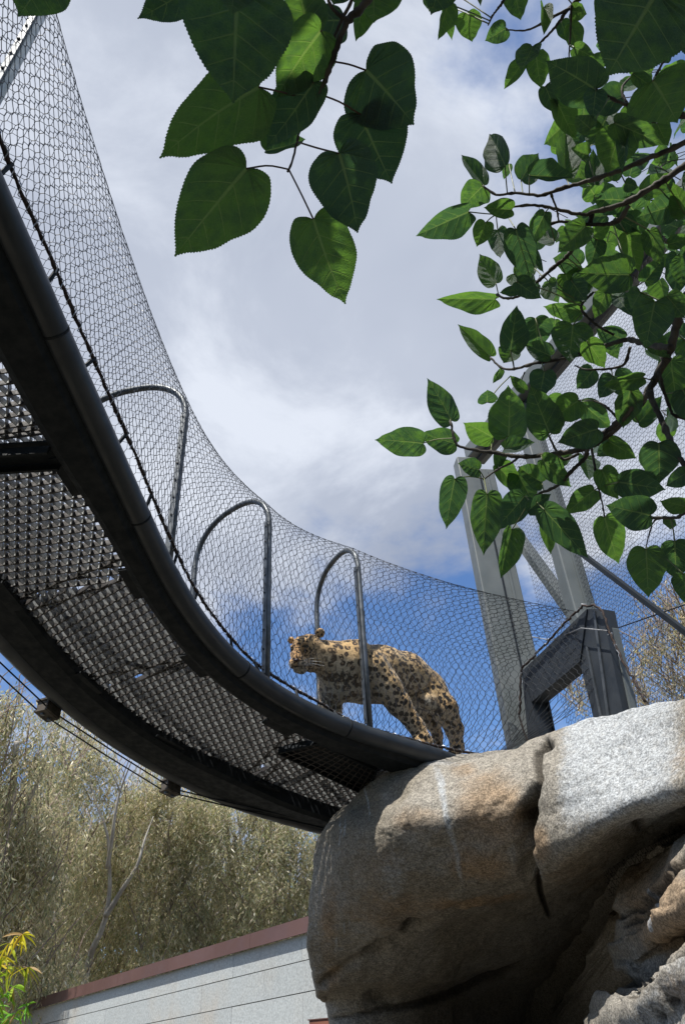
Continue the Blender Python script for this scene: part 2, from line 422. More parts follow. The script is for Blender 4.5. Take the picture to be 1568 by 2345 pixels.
# ---- hoops
def frame_at(az_pt):
    """foot of a hoop on the near rail at display point az_pt; returns foot, unit across"""
    p = onp(*az_pt, .03); i = nearest(A_tube, p); return PA[i] + ZU * .03, SA[i], i
cwid = {}
def hoop_profile(foot, s, leg, w, n=26, drop=None):
    R = w / 2; P = [foot, foot + ZU * leg * .5, foot + ZU * leg]
    for k in range(1, n):
        a = math.pi * k / n; rr = .92
        P.append(foot + s * (R - R * math.copysign(abs(math.cos(a)) ** .85, math.cos(a))) + ZU * (leg + R * rr * math.sin(a) ** .9))
    P.append(foot + s * w + ZU * leg); P.append(foot + s * w + ZU * leg * .5)
    P.append(foot + s * w + ZU * (pz((foot + s * w).x, (foot + s * w).y) + .0 - foot.z)); return P
HO = [((-62, 300), .70, .88), ((395, 1290), .78, .98), ((625, 1550), .78, .86), ((855, 1665), .70, .96)]
H = []
for (px, w_, leg) in HO:
    if px[0] < 0:
        foot = None; az = ray(58, 105)
        i = min(range(len(PA)), key=lambda k: abs(math.atan2(PA[k].x, PA[k].y) - math.atan2(az.x, az.y)) + (10 if PA[k].y < .2 else 0)); foot, s = PA[i] + ZU * .03, SA[i]
    else: foot, s, i = frame_at(px)
    H.append([foot, s, i, w_, leg])
# read the leg heights off the photograph
for h, topx in zip(H, ((112, 22), (440, 955), (635, 1200), (826, 1302))):
    r = ray(*topx); t = (h[0].x * r.x + h[0].y * r.y) / (r.x ** 2 + r.y ** 2); h[4] = EYE.z + r.z * t - h[0].z - .02
if False: print([(round(h[4], 2), tuple(round(c, 2) for c in h[0])) for h in H])
for k, h in enumerate(H):
    pr = hoop_profile(h[0], h[1], h[4], h[3])
    hp_ = MB().tube(pr, .021, 12).build('hoop', M_GALV if k else M_BRIGHT, walk, True)
    tv = h[1].cross(ZU).normalized() * -1
    a = h[0] + tv * .030; MB().bar(a + ZU * .05, a + ZU * (h[4] + .02), .006, .03, tv.cross(ZU)).build('clamp_strip', M_GALV, hp_)
    bl = MB()
    for q in range(9): bl.box(a + tv * .006 + ZU * (.08 + q * (h[4] - .1) / 8), .010, .008, .008)
    bl.build('bolt', M_STEEL, hp_)

# ---- wire net: a knotted hexagonal mesh laced to the rails and pulled over the hoops
WALL_Y0 = 5.2
def wall_pt(az, z):                     # the enclosure wall: x = 1.25 + .42 * (5.2 - y)
    y = (1.25 + .42 * WALL_Y0) / (az + .42); return Vector((az * y, y, z))
JL = wall_pt(.252, 0); JR = wall_pt(.359, 0)
def azn(dx, dy): r = ray(dx, dy); return r.x / r.y
def z_on(dx, dy, p): r = ray(dx, dy); return EYE.z + r.z / r.y * p.y
DOOR_TOP_L = z_on(1200, 1535, JL); DOOR_TOP_R = z_on(1343, 1396, JR)
# sections: list of (path param, polyline of fixed length)
NS = 64
def resample(P, n=NS): return cr(P, n)
sec = []
def net_section(foot, s, leg, w):
    o = -s * .03
    i = min(range(len(NA)), key=lambda k: (NA[k].xy - foot.xy).length)
    P = hoop_profile(foot, s, leg, w); c0 = foot + s * w / 2 + ZU * leg * .8
    P = [p + (p - c0).normalized() * .03 for p in P]; P[0] = NA[i]; P[1] = lerp(NA[i], P[2], .5)
    return resample(P)
hs = [H[0][0] + (H[0][0] - H[1][0]) * 1.0]
first = [H[0][0] + Vector((.05, -1.9, .3)), H[0][1], 0, H[0][3], H[0][4]]
secs = [net_section(first[0], first[1], first[4], first[3])]
for h in H: secs.append(net_section(h[0], h[1], h[4], h[3]))
zb = pz(JR.x, JR.y, 0)
lastP = [Vector((JR.x - .06, JR.y + .02, zb)), Vector((JR.x - .06, JR.y + .02, lerp(zb, DOOR_TOP_R, .5))), Vector((JR.x - .05, JR.y + .02, DOOR_TOP_R)), lerp(Vector((JR.x - .05, JR.y, DOOR_TOP_R)), Vector((JL.x - .1, JL.y, DOOR_TOP_L + .02)), .33),
         lerp(Vector((JR.x - .05, JR.y, DOOR_TOP_R)), Vector((JL.x - .1, JL.y, DOOR_TOP_L + .02)), .66), Vector((JL.x - .1, JL.y, DOOR_TOP_L)), Vector((JL.x - .1, JL.y, lerp(zb, DOOR_TOP_L, .5))), Vector((JL.x - .12, JL.y, zb))]
secs.append(resample(lastP))
SEC = np.array(secs)                                       # k x NS x 3
kk = len(SEC); acc = [0]
for k in range(1, kk): acc.append(acc[-1] + float(np.linalg.norm(SEC[k][20] - SEC[k - 1][20])))
acc = np.array(acc)
def net_surf(u, a):
    """u = metres along, a = 0..1 across"""
    k = min(max(int(np.searchsorted(acc, u) - 1), 0), kk - 2); t = (u - acc[k]) / (acc[k + 1] - acc[k])
    j = a * (NS - 1); j0 = min(int(j), NS - 2); f = j - j0
    def S_(q): q = min(max(q, 0), kk - 1); return SEC[q][j0] * (1 - f) + SEC[q][j0 + 1] * f
    p0, p1, p2, p3 = S_(k - 1), S_(k), S_(k + 1), S_(k + 2)
    lin = p1 * (1 - t) + p2 * t
    c = .5 * (2 * p1 + (p2 - p0) * t + (2 * p0 - 5 * p1 + 4 * p2 - p3) * t * t + (3 * p1 - p0 - 3 * p2 + p3) * t ** 3)
    m = .62 if k > 0 and k < kk - 2 else .12
    q = lin * (1 - m) + c * m
    ctr = (SEC[k].mean(0) * (1 - t) + SEC[k + 1].mean(0) * t); sag = .05 * 4 * t * (1 - t) * math.sin(math.pi * a)
    return Vector(q * (1 - sag) + ctr * sag)
def rail_pin(u, a, p):
    """the net's near edge follows the lacing cable"""
    if a > .06: return p
    q = min(NA, key=lambda c: (c - p).length_squared); f = 1 - a / .06; return lerp(p, q, f * f)
net = MB(); UL = acc[-1]; db = .0265; nb = int(UL / db); na = 62; rn = random.Random(8)
grid = {}
for j in range(nb + 1):
    for i in range(na + 1):
        for sgn in (0, 1):
            pass
def node(i, j):
    if (i, j) in grid: return grid[(i, j)]
    amp = .29 * (1 if (i + j) % 2 else -1); a = min(max((i + amp) / na, 0), 1); u = min(j * db, UL)
    p = net_surf(u + rn.uniform(-.002, .002), a); p = rail_pin(u, a, p) + Vector((rn.uniform(-1, 1), rn.uniform(-1, 1), rn.uniform(-1, 1))) * .0012
    grid[(i, j)] = p; return p
def wire(mb, a, b, r, nside=3):
    d = b - a
    if d.length < 1e-5: return
    x = d.orthogonal().normalized() * r; y = d.normalized().cross(x)
    o = len(mb.v)
    for p in (a, b):
        for k in range(nside):
            an = 2 * math.pi * k / nside; mb.v.append(tuple(p + x * math.cos(an) + y * math.sin(an)))
    for k in range(nside): k2 = (k + 1) % nside; mb.f.append((o + k, o + k2, o + nside + k2, o + nside + k))
for j in range(nb):
    for i in range(na + 1):
        wire(net, node(i, j), node(i, j + 1), .00165)
        if i < na and (i + j) % 2: wire(net, node(i, j), node(i + 1, j), .0024)
net.build('wire_net', M_WIRE, walk)

# ---- tie cables and their brackets under the far tube
def at_curve(R, px, off):
    p = onp(*px, 0); i = min(max(nearest(R, p), 1), len(R) - 2); t = Vector(R[i + 1] - R[i - 1]).normalized(); return Vector(R[i]), t
M_BRK = simple('weathered_bracket', (.03, .027, .022), (.10, .085, .07), 12, .8, 0, .3, 80)
def bracket(px, size):
    p, t = at_curve(B_out, px, 0); s = t.cross(ZU).normalized() * -1
    s = Vector((-t.y, t.x, 0)).normalized(); c = p - ZU * .085 + s * .045
    ax = (t, s, ZU)
    b = MB().box(c + ZU * .03, size, .09, .012, ax).box(c - ZU * .04, size, .09, .012, ax).box(c - s * .05 - ZU * .008, size, .012, .07, ax)
    b.box(c + t * size * .35 - ZU * .005, .014, .08, .06, ax).box(c - t * size * .35 - ZU * .005, .014, .08, .06, ax)
    b.box(p - s * .10 - ZU * .03 , size * .6, .012, .12, ax)
    o = b.build('cable_bracket', M_BRK, walk)
    bb = MB()
    for e in (-1, 1): bb.tube([c + t * size * .25 * e - ZU * .045, c + t * size * .25 * e - ZU * .057], .014, 6)
    bb.build('bolt', M_GALV, o)
    return c, t, s
K = [bracket((112, 1590), .125), bracket((385, 1765), .115)]
k0 = K[0][0] + Vector((-.32, -1.15, .22)); k3 = onp(700, 1858, -.13); k3.z -= 0
pts = [k0, K[0][0], K[1][0], onp(800, 1900, -.12)]
for e in (-.035, .045):
    for a, b in zip(pts[:-1], pts[1:]):
        off = Vector((0, 0, -.02)) + K[0][2] * e
        MB().tube([a + off, lerp(a, b, .5) + off - ZU * .006, b + off], .0048, 6).build('tie_cable', M_STEEL, walk)
# ------------------------------------------------------------------ the mesh enclosure: posts, top beam, braces, woven mesh, transfer door
encl = thing('mesh_enclosure', 'tall wire mesh enclosure with grey steel posts behind the boulder', 'enclosure', (1.35, 4.9, 0))
WD = Vector((.42, -1, 0)).normalized(); WN = Vector((-1, -.42, 0)).normalized()     # along the wall towards the viewer; out towards the walkway
def wp(s, z, o=0.0): return Vector((1.25, 5.2, z)) + WD * s + WN * o
def ws(az): p = wall_pt(az, 0); return (p - Vector((1.25, 5.2, 0))).dot(WD)
def channel_post(s, z0, z1, wdt, dp, lip, o, m):
    """cold rolled channel with lips, open to the side"""
    P = [wp(s, z0, o), wp(s, z1, o)]; mb = MB(); t = .006
    prof = [(-wdt / 2, -dp), (wdt / 2, -dp), (wdt / 2, 0), (wdt / 2 - lip, 0), (wdt / 2 - lip, -t), (wdt / 2 - t, -t), (wdt / 2 - t, -dp + t), (-wdt / 2 + t, -dp + t), (-wdt / 2 + t, -t), (-wdt / 2 + lip, -t), (-wdt / 2 + lip, 0), (-wdt / 2, 0)]
    n = len(prof); vs = [p + WD * a + WN * b for p in P for a, b in prof]
    mb.add(vs, [(k, (k + 1) % n, n + (k + 1) % n, n + k) for k in range(n)] + [tuple(range(n))[::-1], tuple(range(n, 2 * n))])
    return mb.build('post', m, encl)
def ibox(s0, s1, z0, z1, o0, o1, mb=None):
    mb = mb or MB(); vs = [wp(s, z, o) for s in (s0, s1) for z in (z0, z1) for o in (o0, o1)]
    return mb.add(vs, [(0, 1, 3, 2), (4, 6, 7, 5), (0, 4, 5, 1), (2, 3, 7, 6), (0, 2, 6, 4), (1, 5, 7, 3)])
def wray(dx, dy, o=0.0):
    r = ray(dx, dy); p0 = Vector((1.25, 5.2, 0)) + WN * o; t = (p0 - EYE).dot(WN) / r.dot(WN); return EYE + r * t
# the corner post: two solid box sections side by side, turned to face the viewer
def upright(dxl, dyl, dxr, dyr, dep, z0, z1, name='post', m=M_GREY, th=.14):
    a = atd(dxl, dyl, dep); b = atd(dxr, dyr, dep); a.z = b.z = 0; d = (b - a); wdt = d.length; d.normalize(); nrm = Vector((-d.y, d.x, 0))
    mb = MB(); c = (a + b) / 2
    mb.box(c + ZU * (z0 + z1) / 2 + nrm * th / 2, wdt, th, z1 - z0, (d, nrm, ZU)); return mb, c, d, nrm, wdt
def bevel(o, w_=.012, n=2):
    mo = o.modifiers.new('bevel', 'BEVEL'); mo.width = w_; mo.segments = n; mo.limit_method = 'ANGLE'; return o
ztop = EYE.z + 4.95; ZB = 3.12
mb, c, d, nrm, wdt = upright(1094, 1300, 1146, 1310, 6.3, ZB, ztop - .22); p1 = bevel(mb.build('post', M_GREY, encl))
mb2 = MB().box(c + d * (wdt / 2 + .012 + .075) + nrm * .09 + ZU * (ZB + ztop - .34) / 2, .15, .13, ztop - .34 - ZB, (d, nrm, ZU)); p1b = bevel(mb2.build('post', M_GREY, encl))
lp = MB().box(c + d * (wdt / 2 + .006 + .075) + nrm * .018 + ZU * (ZB + ztop - .36) / 2, .022, .008, ztop - .36 - ZB, (d, nrm, ZU)).build('post_rib', M_GREY, p1b)
MB().box(c + d * (wdt / 2 + .006) + nrm * .07 + ZU * (ZB + ztop - .4) / 2, .012, .12, ztop - .4 - ZB, (d, nrm, ZU)).build('joint_gasket', M_STEEL, encl)
mb, c2, d2, nrm2, wdt2 = upright(1279, 1265, 1331, 1275, 5.75, ZB, ztop - .05); p2 = bevel(mb.build('post', M_GREY, encl))
MB().box(c2 + d2 * .01 - nrm2 * .006 + ZU * (ZB + ztop - .05) / 2, .014, .012, ztop - .05 - ZB, (d2, nrm2, ZU)).build('post_rib', M_GREY, p2)
# top beam
tb = MB().bar((1.36, 5.62, ztop + .05), (3.35, 1.49, ztop + .05), .22, .17).build('top_beam', M_GREY, encl); bevel(tb, .015)
tf = MB().bar((1.36, 5.62, ztop - .05), (3.35, 1.49, ztop - .05), .05, .03).build('beam_flange', M_DARKPANEL, encl)
# diagonal braces
MB().bar(wray(1150, 1180, -.44), wray(1325, 1425, -.44), .06, .12, WN).build('brace', M_GREY, encl)
MB().bar(wray(1322, 1262, -.27), wray(1640, 1502, -.27), .03, .045, WN).build('brace', M_STEEL, encl)
# woven mesh of the wall: straight wires and zigzags
def mesh_sheet(s0, s1, z0, z1, o, ps, pzz, r, name, m):
    mb = MB(); rn = random.Random(int(s0 * 10 + o * 100)); nz = int((z1 - z0) / pzz); ns = int((s1 - s0) / ps)
    wob = lambda s, z: .004 * mnoise.noise(Vector((s * 3, z * 3, o)))
    for k in range(nz + 1):
        z = z0 + k * pzz; seg = 6
        for q in range(seg):
            a = s0 + (s1 - s0) * q / seg; b = s0 + (s1 - s0) * (q + 1) / seg
            wire(mb, wp(a, z + wob(a, z), o), wp(b, z + wob(b, z), o), r)
        if k < nz:
            for i in range(ns):
                s = s0 + i * ps; e = ps / 2
                wire(mb, wp(s + wob(s, z) , z, o + .001), wp(s + e, z + pzz, o + .001), r); wire(mb, wp(s + e, z + pzz, o + .001), wp(s + ps, z, o + .001), r)
    return mb.build(name, m, encl)
mesh_sheet(.0, 4.4, EYE.z + .9, ztop - .06, -.33, .046, .040, .0013, 'wire_mesh', M_WIRE)
# dense second layer between corner post and middle post (return panel seen almost edge on)
mesh_sheet(.02, 1.05, EYE.z + 1.2, ztop - .5, -.50, .040, .034, .0012, 'wire_mesh', M_TIE)
for (a, b) in (((1240, 1500), (1600, 1375)),):
    p = wray(*a, -.29); q = wray(*b, -.29)
    MB().tube([p, q], .004, 6).build('seam_wire', M_STEEL, encl)
# small pulleys / clips seen on the mesh
for px in ((1300, 1420), (1283, 1330)):
    p = wray(*px, -.28); MB().box(p, .03, .02, .02).build('clip', M_GALV, encl)

# transfer door frame (slate painted) the tunnel ends in
def wpt(dx, dy, o=0.0):
    return wray(dx, dy, o)
door = MB()
def slab(q, o0, o1, mbx=None):
    mbx = mbx or MB(); f = [wpt(*a, o0) for a in q]; b = [wpt(*a, o0) - WN * (o0 - o1) for a in q]; n = len(q)
    return mbx.add(f + b, [tuple(range(n)), tuple(range(n, 2 * n))[::-1]] + [(k, n + k, n + (k + 1) % n, (k + 1) % n) for k in range(n)])
hdr = slab([(1194, 1539), (1343, 1396), (1327, 1516), (1217, 1609)], .06, -.06).build('door_header', M_DARKPANEL, encl)
slab([(1194, 1541), (1217, 1611), (1246, 1730), (1212, 1730)], .058, -.06).build('door_jamb', M_DARKPANEL, encl)
rj = slab([(1343, 1396), (1378, 1396), (1440, 1700), (1372, 1700), (1327, 1518)], .05, -.05).build('door_jamb', M_DARKPANEL, encl)
slab([(1356, 1400), (1361, 1400), (1402, 1700), (1396, 1700)], .062, .052).build('jamb_rib', M_GALV, rj)
slab([(1340, 1482), (1344, 1482), (1388, 1700), (1383, 1700)], .062, .052).build('jamb_rib', M_GALV, rj)
slab([(1221, 1612), (1250, 1590), (1272, 1700), (1248, 1720)], -.06, -.075).build('sliding_door', M_STEEL, encl)
slab([(1379, 1410), (1402, 1440), (1462, 1700), (1440, 1700)], .0, -.05).build('door_jamb', M_GREY, encl)
# rope seams where the net is tied to the door frame
ed = [wpt(1190, 1640, .09), wpt(1194, 1540, .09), wpt(1215, 1512, .09), wpt(1316, 1405, .09), wpt(1343, 1388, .09), wpt(1372, 1393, .09), wpt(1382, 1410, .09), wpt(1400, 1460, .09), wpt(1440, 1540, .09), wpt(1478, 1610, .09)]
R_ = [Vector(p) + Vector((rnd.uniform(-1, 1), rnd.uniform(-1, 1), rnd.uniform(-1, 1))) * .006 for p in cr(ed, 90)]
MB().tube(R_, .008, 6).build('edge_rope', M_RUST, encl, True)
MB().tube([p + Vector((rnd.uniform(-1, 1), rnd.uniform(-1, 1), rnd.uniform(-1, 1))) * .012 for p in R_], .003, 4).build('lacing_wire', M_TIE, encl)
MB().tube([wpt(1188, 1640, .1), wpt(1200, 1680, .1), wpt(1222, 1730, .1)], .007, 6).build('edge_rope', M_RUST, encl)
MB().tube([wpt(1218, 1460, .02), wpt(1262, 1468, .02), wpt(1330, 1440, .1), wpt(1390, 1446, .1)], .004, 5).build('tie_wire', M_TIE, encl)
# ------------------------------------------------------------------ boulders
def disp_of(p):
    q = Vector(p) - EYE; dd = q.dot(FW); return ((342 + F * q.dot(RT) / dd) * S, (512 - F * q.dot(UP) / dd) * S)
def cr_grid(G, nu, nv):
    """G: rows x cols x 3 -> nv x nu x 3 (Catmull-Rom both ways)"""
    def interp(A, n):
        A = np.concatenate([2 * A[:1] - A[1:2], A, 2 * A[-1:] - A[-2:-1]]); m = len(A) - 3
        t = np.linspace(0, m, n); k = np.minimum(t.astype(int), m - 1); f = (t - k).reshape(-1, *([1] * (A.ndim - 1)))
        a, b, c, d = A[k], A[k + 1], A[k + 2], A[k + 3]
        return .5 * (2 * b + (c - a) * f + (2 * a - 5 * b + 4 * c - d) * f * f + (3 * b - a - 3 * c + d) * f ** 3)
    X = interp(G, nv); return np.swapaxes(interp(np.swapaxes(X, 0, 1), nu), 0, 1)
def seg_dist(px, py, L):
    d = np.full(px.shape, 1e9); tt = np.zeros(px.shape); n = len(L) - 1
    for i in range(n):
        ax, ay = L[i][:2]; bx, by = L[i + 1][:2]; ex, ey = bx - ax, by - ay
        t = np.clip(((px - ax) * ex + (py - ay) * ey) / (ex * ex + ey * ey), 0, 1); q = np.hypot(px - ax - t * ex, py - ay - t * ey)
        m = q < d; d = np.where(m, q, d); tt = np.where(m, (i + t) / n, tt)
    return d, tt
def sstep(x, a, b):
    t = np.clip((x - a) / (b - a), 0, 1); return t * t * (3 - 2 * t)
def fbm(P, sc, oct_, seed, ridge=False):
    out_ = np.zeros(len(P)); o = Vector((seed * 7.1, seed * 3.3, seed * 1.7))
    for i in range(len(P)):
        v = Vector(P[i]) * sc + o; out_[i] = mnoise.fractal(v, 0.9, 2.1, oct_) if not ridge else mnoise.ridged_multi_fractal(v, .9, 2.1, oct_, 1.0, 2.0)
    return out_
def rock_mesh(name, rows, nu, nv, m, label, cat, feat, amp=(.05, .018), seed=1, lfx=-.12, back=True, kind_rows=None):
    Gd = [[tuple(atd(*c)) for c in r] for r in rows]; A = np.array(Gd)
    hz = np.array([FW.x, FW.y, 0]); hz /= np.linalg.norm(hz)
    b1 = A[0] + hz * .35 + [0, 0, -.03]; b2 = A[0] + hz * 1.1 + [0, 0, -.22]; b3 = A[0] + hz * 4.2 + [0, 0, -.8]; b4 = b3 * [1, 1, 0] + hz * .3
    lo = A[-1] + [0, 0, 0]; lo1 = A[-1] * [1, 1, 0] + hz * .1 + [0, 0, .3]; lo2 = A[-1] * [1, 1, 0] + [0, 0, -.1]
    A = np.concatenate([b4[None], b3[None], b2[None], b1[None], A, lo1[None], lo2[None]])
    # left edge turns the corner and runs back
    L0 = A[:, :1]; lf = np.array([lfx, 1, 0]); l1 = L0 + lf * .35 ; l2 = L0 + lf * 1.3 + np.array([.3, 0, 0]); l3 = L0 + lf * 2.6 + np.array([1.2, 0, 0])
    A = np.concatenate([l3, l2, l1, A], axis=1)
    R0 = A[:, -1:]; r1 = R0 + np.array([.5, -.1, -.05]); r2 = R0 + np.array([1.6, -.1, -.4]) ; r3 = R0 * [1, 1, .6] + np.array([2.8, .3, -.6])
    A = np.concatenate([A, r1, r2, r3], axis=1)
    X = cr_grid(A, nu, nv); P = X.reshape(-1, 3)
    du = np.gradient(X, axis=1); dv = np.gradient(X, axis=0); N = np.cross(du, dv).reshape(-1, 3); N /= np.linalg.norm(N, axis=1)[:, None] + 1e-9
    ctr = P.mean(0); 
    cam_dir = P - np.array(EYE); sgn = np.sign(np.median(np.sum(N * cam_dir, 1))); N = -N * sgn     # outwards
    q = P - np.array(EYE); dd = q @ np.array(FW); dd = np.maximum(dd, .5); px = (342 + F * (q @ np.array(RT)) / dd) * S; py = (512 - F * (q @ np.array(UP)) / dd) * S
    D = amp[0] * fbm(P, 1.3, 3, seed) + amp[1] * fbm(P, 5.5, 5, seed + 1) + amp[1] * .35 * fbm(P, 22, 4, seed + 2)
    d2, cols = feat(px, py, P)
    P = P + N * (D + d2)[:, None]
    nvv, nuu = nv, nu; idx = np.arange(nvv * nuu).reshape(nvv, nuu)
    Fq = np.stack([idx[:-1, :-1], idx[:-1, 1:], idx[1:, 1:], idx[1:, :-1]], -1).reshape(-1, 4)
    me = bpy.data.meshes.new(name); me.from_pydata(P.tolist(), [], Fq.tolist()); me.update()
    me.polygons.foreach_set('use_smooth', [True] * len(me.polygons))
    a = me.color_attributes.new('stain_shade', 'FLOAT_COLOR', 'POINT'); c4 = np.ones((len(P), 4)); c4[:, :3] = cols; a.data.foreach_set('color', c4.ravel())
    o = link(name, me, m); return tag(o, label, cat)
def rock_material():
    m, g = mat('granite'); tc = g.node('ShaderNodeTexCoord').outputs['Object']
    st = g.node('ShaderNodeSeparateColor', inp={0: g.attr('stain_shade', 'Color')})
    big = g.ramp(g.noise(tc, 1.1, 6, .6, .4), .38, .62); med = g.ramp(g.noise(tc, 4.5, 6, .6), .35, .65)
    base = g.mix(big, (.225, .20, .16), (.285, .265, .23))
    tan = g.mix(med, (.32, .235, .155), (.24, .185, .13))
    warm = g.ramp(g.math('ADD', st.outputs[1], g.math('MULTIPLY', g.math('SUBTRACT', g.noise(tc, 3, 6, .65), .5), .8)), .25, .75)
    c = g.mix(warm, base, tan)
    wh = g.ramp(g.math('ADD', st.outputs[0], g.math('MULTIPLY', g.math('SUBTRACT', g.noise(tc, 26, 4, .7), .5), .55)), .3, .75)
    c = g.mix(g.math('MULTIPLY', wh, .72), c, (.42, .455, .49))
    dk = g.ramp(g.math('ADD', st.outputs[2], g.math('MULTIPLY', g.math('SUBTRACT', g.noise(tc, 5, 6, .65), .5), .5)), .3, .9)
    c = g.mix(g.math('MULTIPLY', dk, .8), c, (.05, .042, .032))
    sp = g.voro(tc, 75)['Distance']; sp2 = g.noise(tc, 95, 3, .8); sp3 = g.noise(tc, 42, 3, .75)
    s1 = g.ramp(sp2, .38, .62, .60, 1.36); s2 = g.ramp(sp3, .34, .66, .74, 1.18)
    k = g.math('MULTIPLY', s1, s2)
    kk_ = g.node('ShaderNodeCombineColor', inp={0: k, 1: k, 2: k}).outputs[0]
    c = g.mix(1.0, c, kk_, 'MULTIPLY')
    flk = g.ramp(sp, .04, .14, .5, 1.0); fk = g.node('ShaderNodeCombineColor', inp={0: flk, 1: flk, 2: flk}).outputs[0]
    c = g.mix(1.0, c, fk, 'MULTIPLY')
    h = g.math('ADD', g.math('MULTIPLY', g.noise(tc, 60, 5, .7), .6), g.noise(tc, 14, 6, .65))
    out(g, principled(g, c, .88, 0, g.bump(h, .9, .012), .25).outputs[0]); return m
M_ROCK = rock_material()
CR1 = [(1243, 1695), (1225, 1720), (1232, 1760), (1240, 1795), (1222, 1835), (1202, 1880), (1212, 1930), (1228, 1985), (1238, 2050), (1258, 2100)]
def feat_a(px, py, P):
    d, t = seg_dist(px, py, CR1); nz = fbm(P, 9, 3, 31) * 3
    w_ = np.interp(t, [0, .15, .3, .5, .62, .8, 1], [9, 13, 9, 18, 15, 5, 3])
    D = -.115 * np.exp(-((d + nz) / w_) ** 2) * np.interp(t, [0, .5, .8, 1], [1, 1, .6, .3])
    # the right-hand block stands proud of the crack
    D += .018 * sstep(px - np.interp(py, [q[1] for q in CR1], [q[0] for q in CR1]), 4, 16) * sstep(py, 1660, 1760) * (1 - sstep(py, 1960, 2050)) * (1 - sstep(px, 1300, 1480))
    for (x, y, rx, ry, h) in ((1216, 1862, 15, 36, .16), (1200, 1890, 14, 22, .10), (1212, 1930, 18, 26, .10), (1215, 1980, 20, 22, .07), (948, 2118, 22, 16, .09), (925, 2135, 22, 12, .05), (895, 2160, 26, 13, .06), (862, 2190, 22, 14, .06), (880, 2172, 14, 10, .05), (1250, 1712, 18, 12, .06), (868, 2290, 30, 18, .06), (1462, 1886, 12, 8, .05)):
        D -= 1.7 * h * np.exp(-(((px - x + nz) / rx) ** 2 + ((py - y + nz) / ry) ** 2) ** 1.3)
    # shelf line under the pits, dropping to the left
    d4, t4 = seg_dist(px, py, [(735, 2255), (800, 2215), (860, 2185), (960, 2120), (1060, 2060), (1180, 2015)]); D -= .03 * np.exp(-(d4 / 9) ** 2)
    d5, t5 = seg_dist(px, py, [(770, 2335), (1000, 2290), (1150, 2240), (1210, 2200)]); D -= .04 * np.exp(-(d5 / 6) ** 2)
    for (x, y, r, h) in ((960, 1860, 40, .03), (900, 1815, 26, -.03), (1000, 1855, 26, -.02), (985, 1900, 30, .03), (830, 1850, 30, -.03)):
        D += h * np.exp(-((px - x) ** 2 + (py - y) ** 2) / r ** 2)
    rg_ = fbm(P, 4.2, 4, 77, True); D -= .012 * sstep(rg_, .9, 2.2) ; ys = np.interp(px, [840, 960, 1060, 1150, 1222], [2165, 2100, 2078, 2046, 2015]); D += .042 * sstep(ys - py + nz, -5, 5) * sstep(px, 800, 900) * (1 - sstep(px, 1215, 1240)) * sstep(py, 1900, 2000)
    yl = np.interp(px, [1228, 1290, 1380, 1460, 1568, 1700], [2008, 1976, 1906, 1878, 1832, 1790]); D += .022 * sstep(yl - py + nz, -4, 6) * sstep(px, 1222, 1235) * sstep(py, yl - 160, yl - 60)
    wob = fbm(P, 7, 3, 40) * 5
    d1, t1 = seg_dist(px + wob * .6, py, [(985, 1725), (1008, 1790), (1018, 1850), (1030, 1900), (1045, 1950), (1062, 2035)])
    W = np.exp(-(d1 / np.interp(t1, [0, .3, 1], [18, 13, 10])) ** 2) * np.interp(t1, [0, .2, .9, 1], [.3, .66, .6, .2])
    for L, wd in (([(838, 1780), (832, 1830), (834, 1900)], 2.6), ([(792, 1850), (786, 1900), (782, 1945)], 2.4), ([(776, 1880), (774, 1990)], 2.0), ([(797, 2050), (800, 2175)], 2.2), ([(787, 2100), (786, 2160)], 3), ([(770, 2140), (766, 2200)], 4), ([(779, 1860), (777, 1930)], 2)):
        dl, tl = seg_dist(px + wob * .15, py, L); W = np.maximum(W, .85 * np.exp(-(dl / wd) ** 2) * np.sin(np.pi * np.clip(tl, .04, .96)))
    W = np.maximum(W, .68 * sstep(px, 1245, 1320) * (1 - sstep(py, 1840, 1980)) * (1 - .5 * sstep(px, 1500, 1600))); W = np.maximum(W, .55 * np.exp(-((px - 900) / 55) ** 2 - ((py - 2010) / 90) ** 2))
    W = np.maximum(W, .5 * np.exp(-((px - 990) / 110) ** 2 - ((py - 1745) / 22) ** 2))
    T = np.zeros(len(px))
    for (x, y, rx, ry, a) in ((1120, 1860, 95, 110, .85), (1110, 1965, 100, 50, .8), (960, 1880, 90, 50, .6), (1240, 1930, 36, 50, .8), (1060, 1760, 50, 30, .55), (900, 2080, 160, 80, .55), (850, 1980, 120, 90, .42), (1320, 2000, 120, 80, .5), (750, 2110, 35, 110, .7), (1560, 1740, 45, 50, .5), (1080, 2060, 150, 25, .8), (760, 2240, 30, 40, .6)):
        T = np.maximum(T, a * np.exp(-(((px - x) / rx) ** 2 + ((py - y) / ry) ** 2)))
    K = 1.2 * np.exp(-(((px - 1213 + nz * 2) / 15) ** 2 + ((py - 1872) / 38) ** 2)) + 1.0 * np.exp(-(d / (w_ * .9)) ** 2) + .55 * np.exp(-((px - 905) / 60) ** 2 - ((py - 2150 + (px - 905) * .55) / 16) ** 2) * 1.6 + .75 * np.exp(-(d / 12) ** 2) + .7 * np.exp(-(d5 / 9) ** 2) + .45 * np.exp(-(d4 / 12) ** 2)  # third channel: shade of crack, pits and undercut painted into the colour
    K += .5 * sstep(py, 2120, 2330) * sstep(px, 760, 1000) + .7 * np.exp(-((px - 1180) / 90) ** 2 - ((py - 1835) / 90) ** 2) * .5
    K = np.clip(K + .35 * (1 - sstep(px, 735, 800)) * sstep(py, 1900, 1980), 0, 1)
    return D, np.stack([W, T, K], 1)
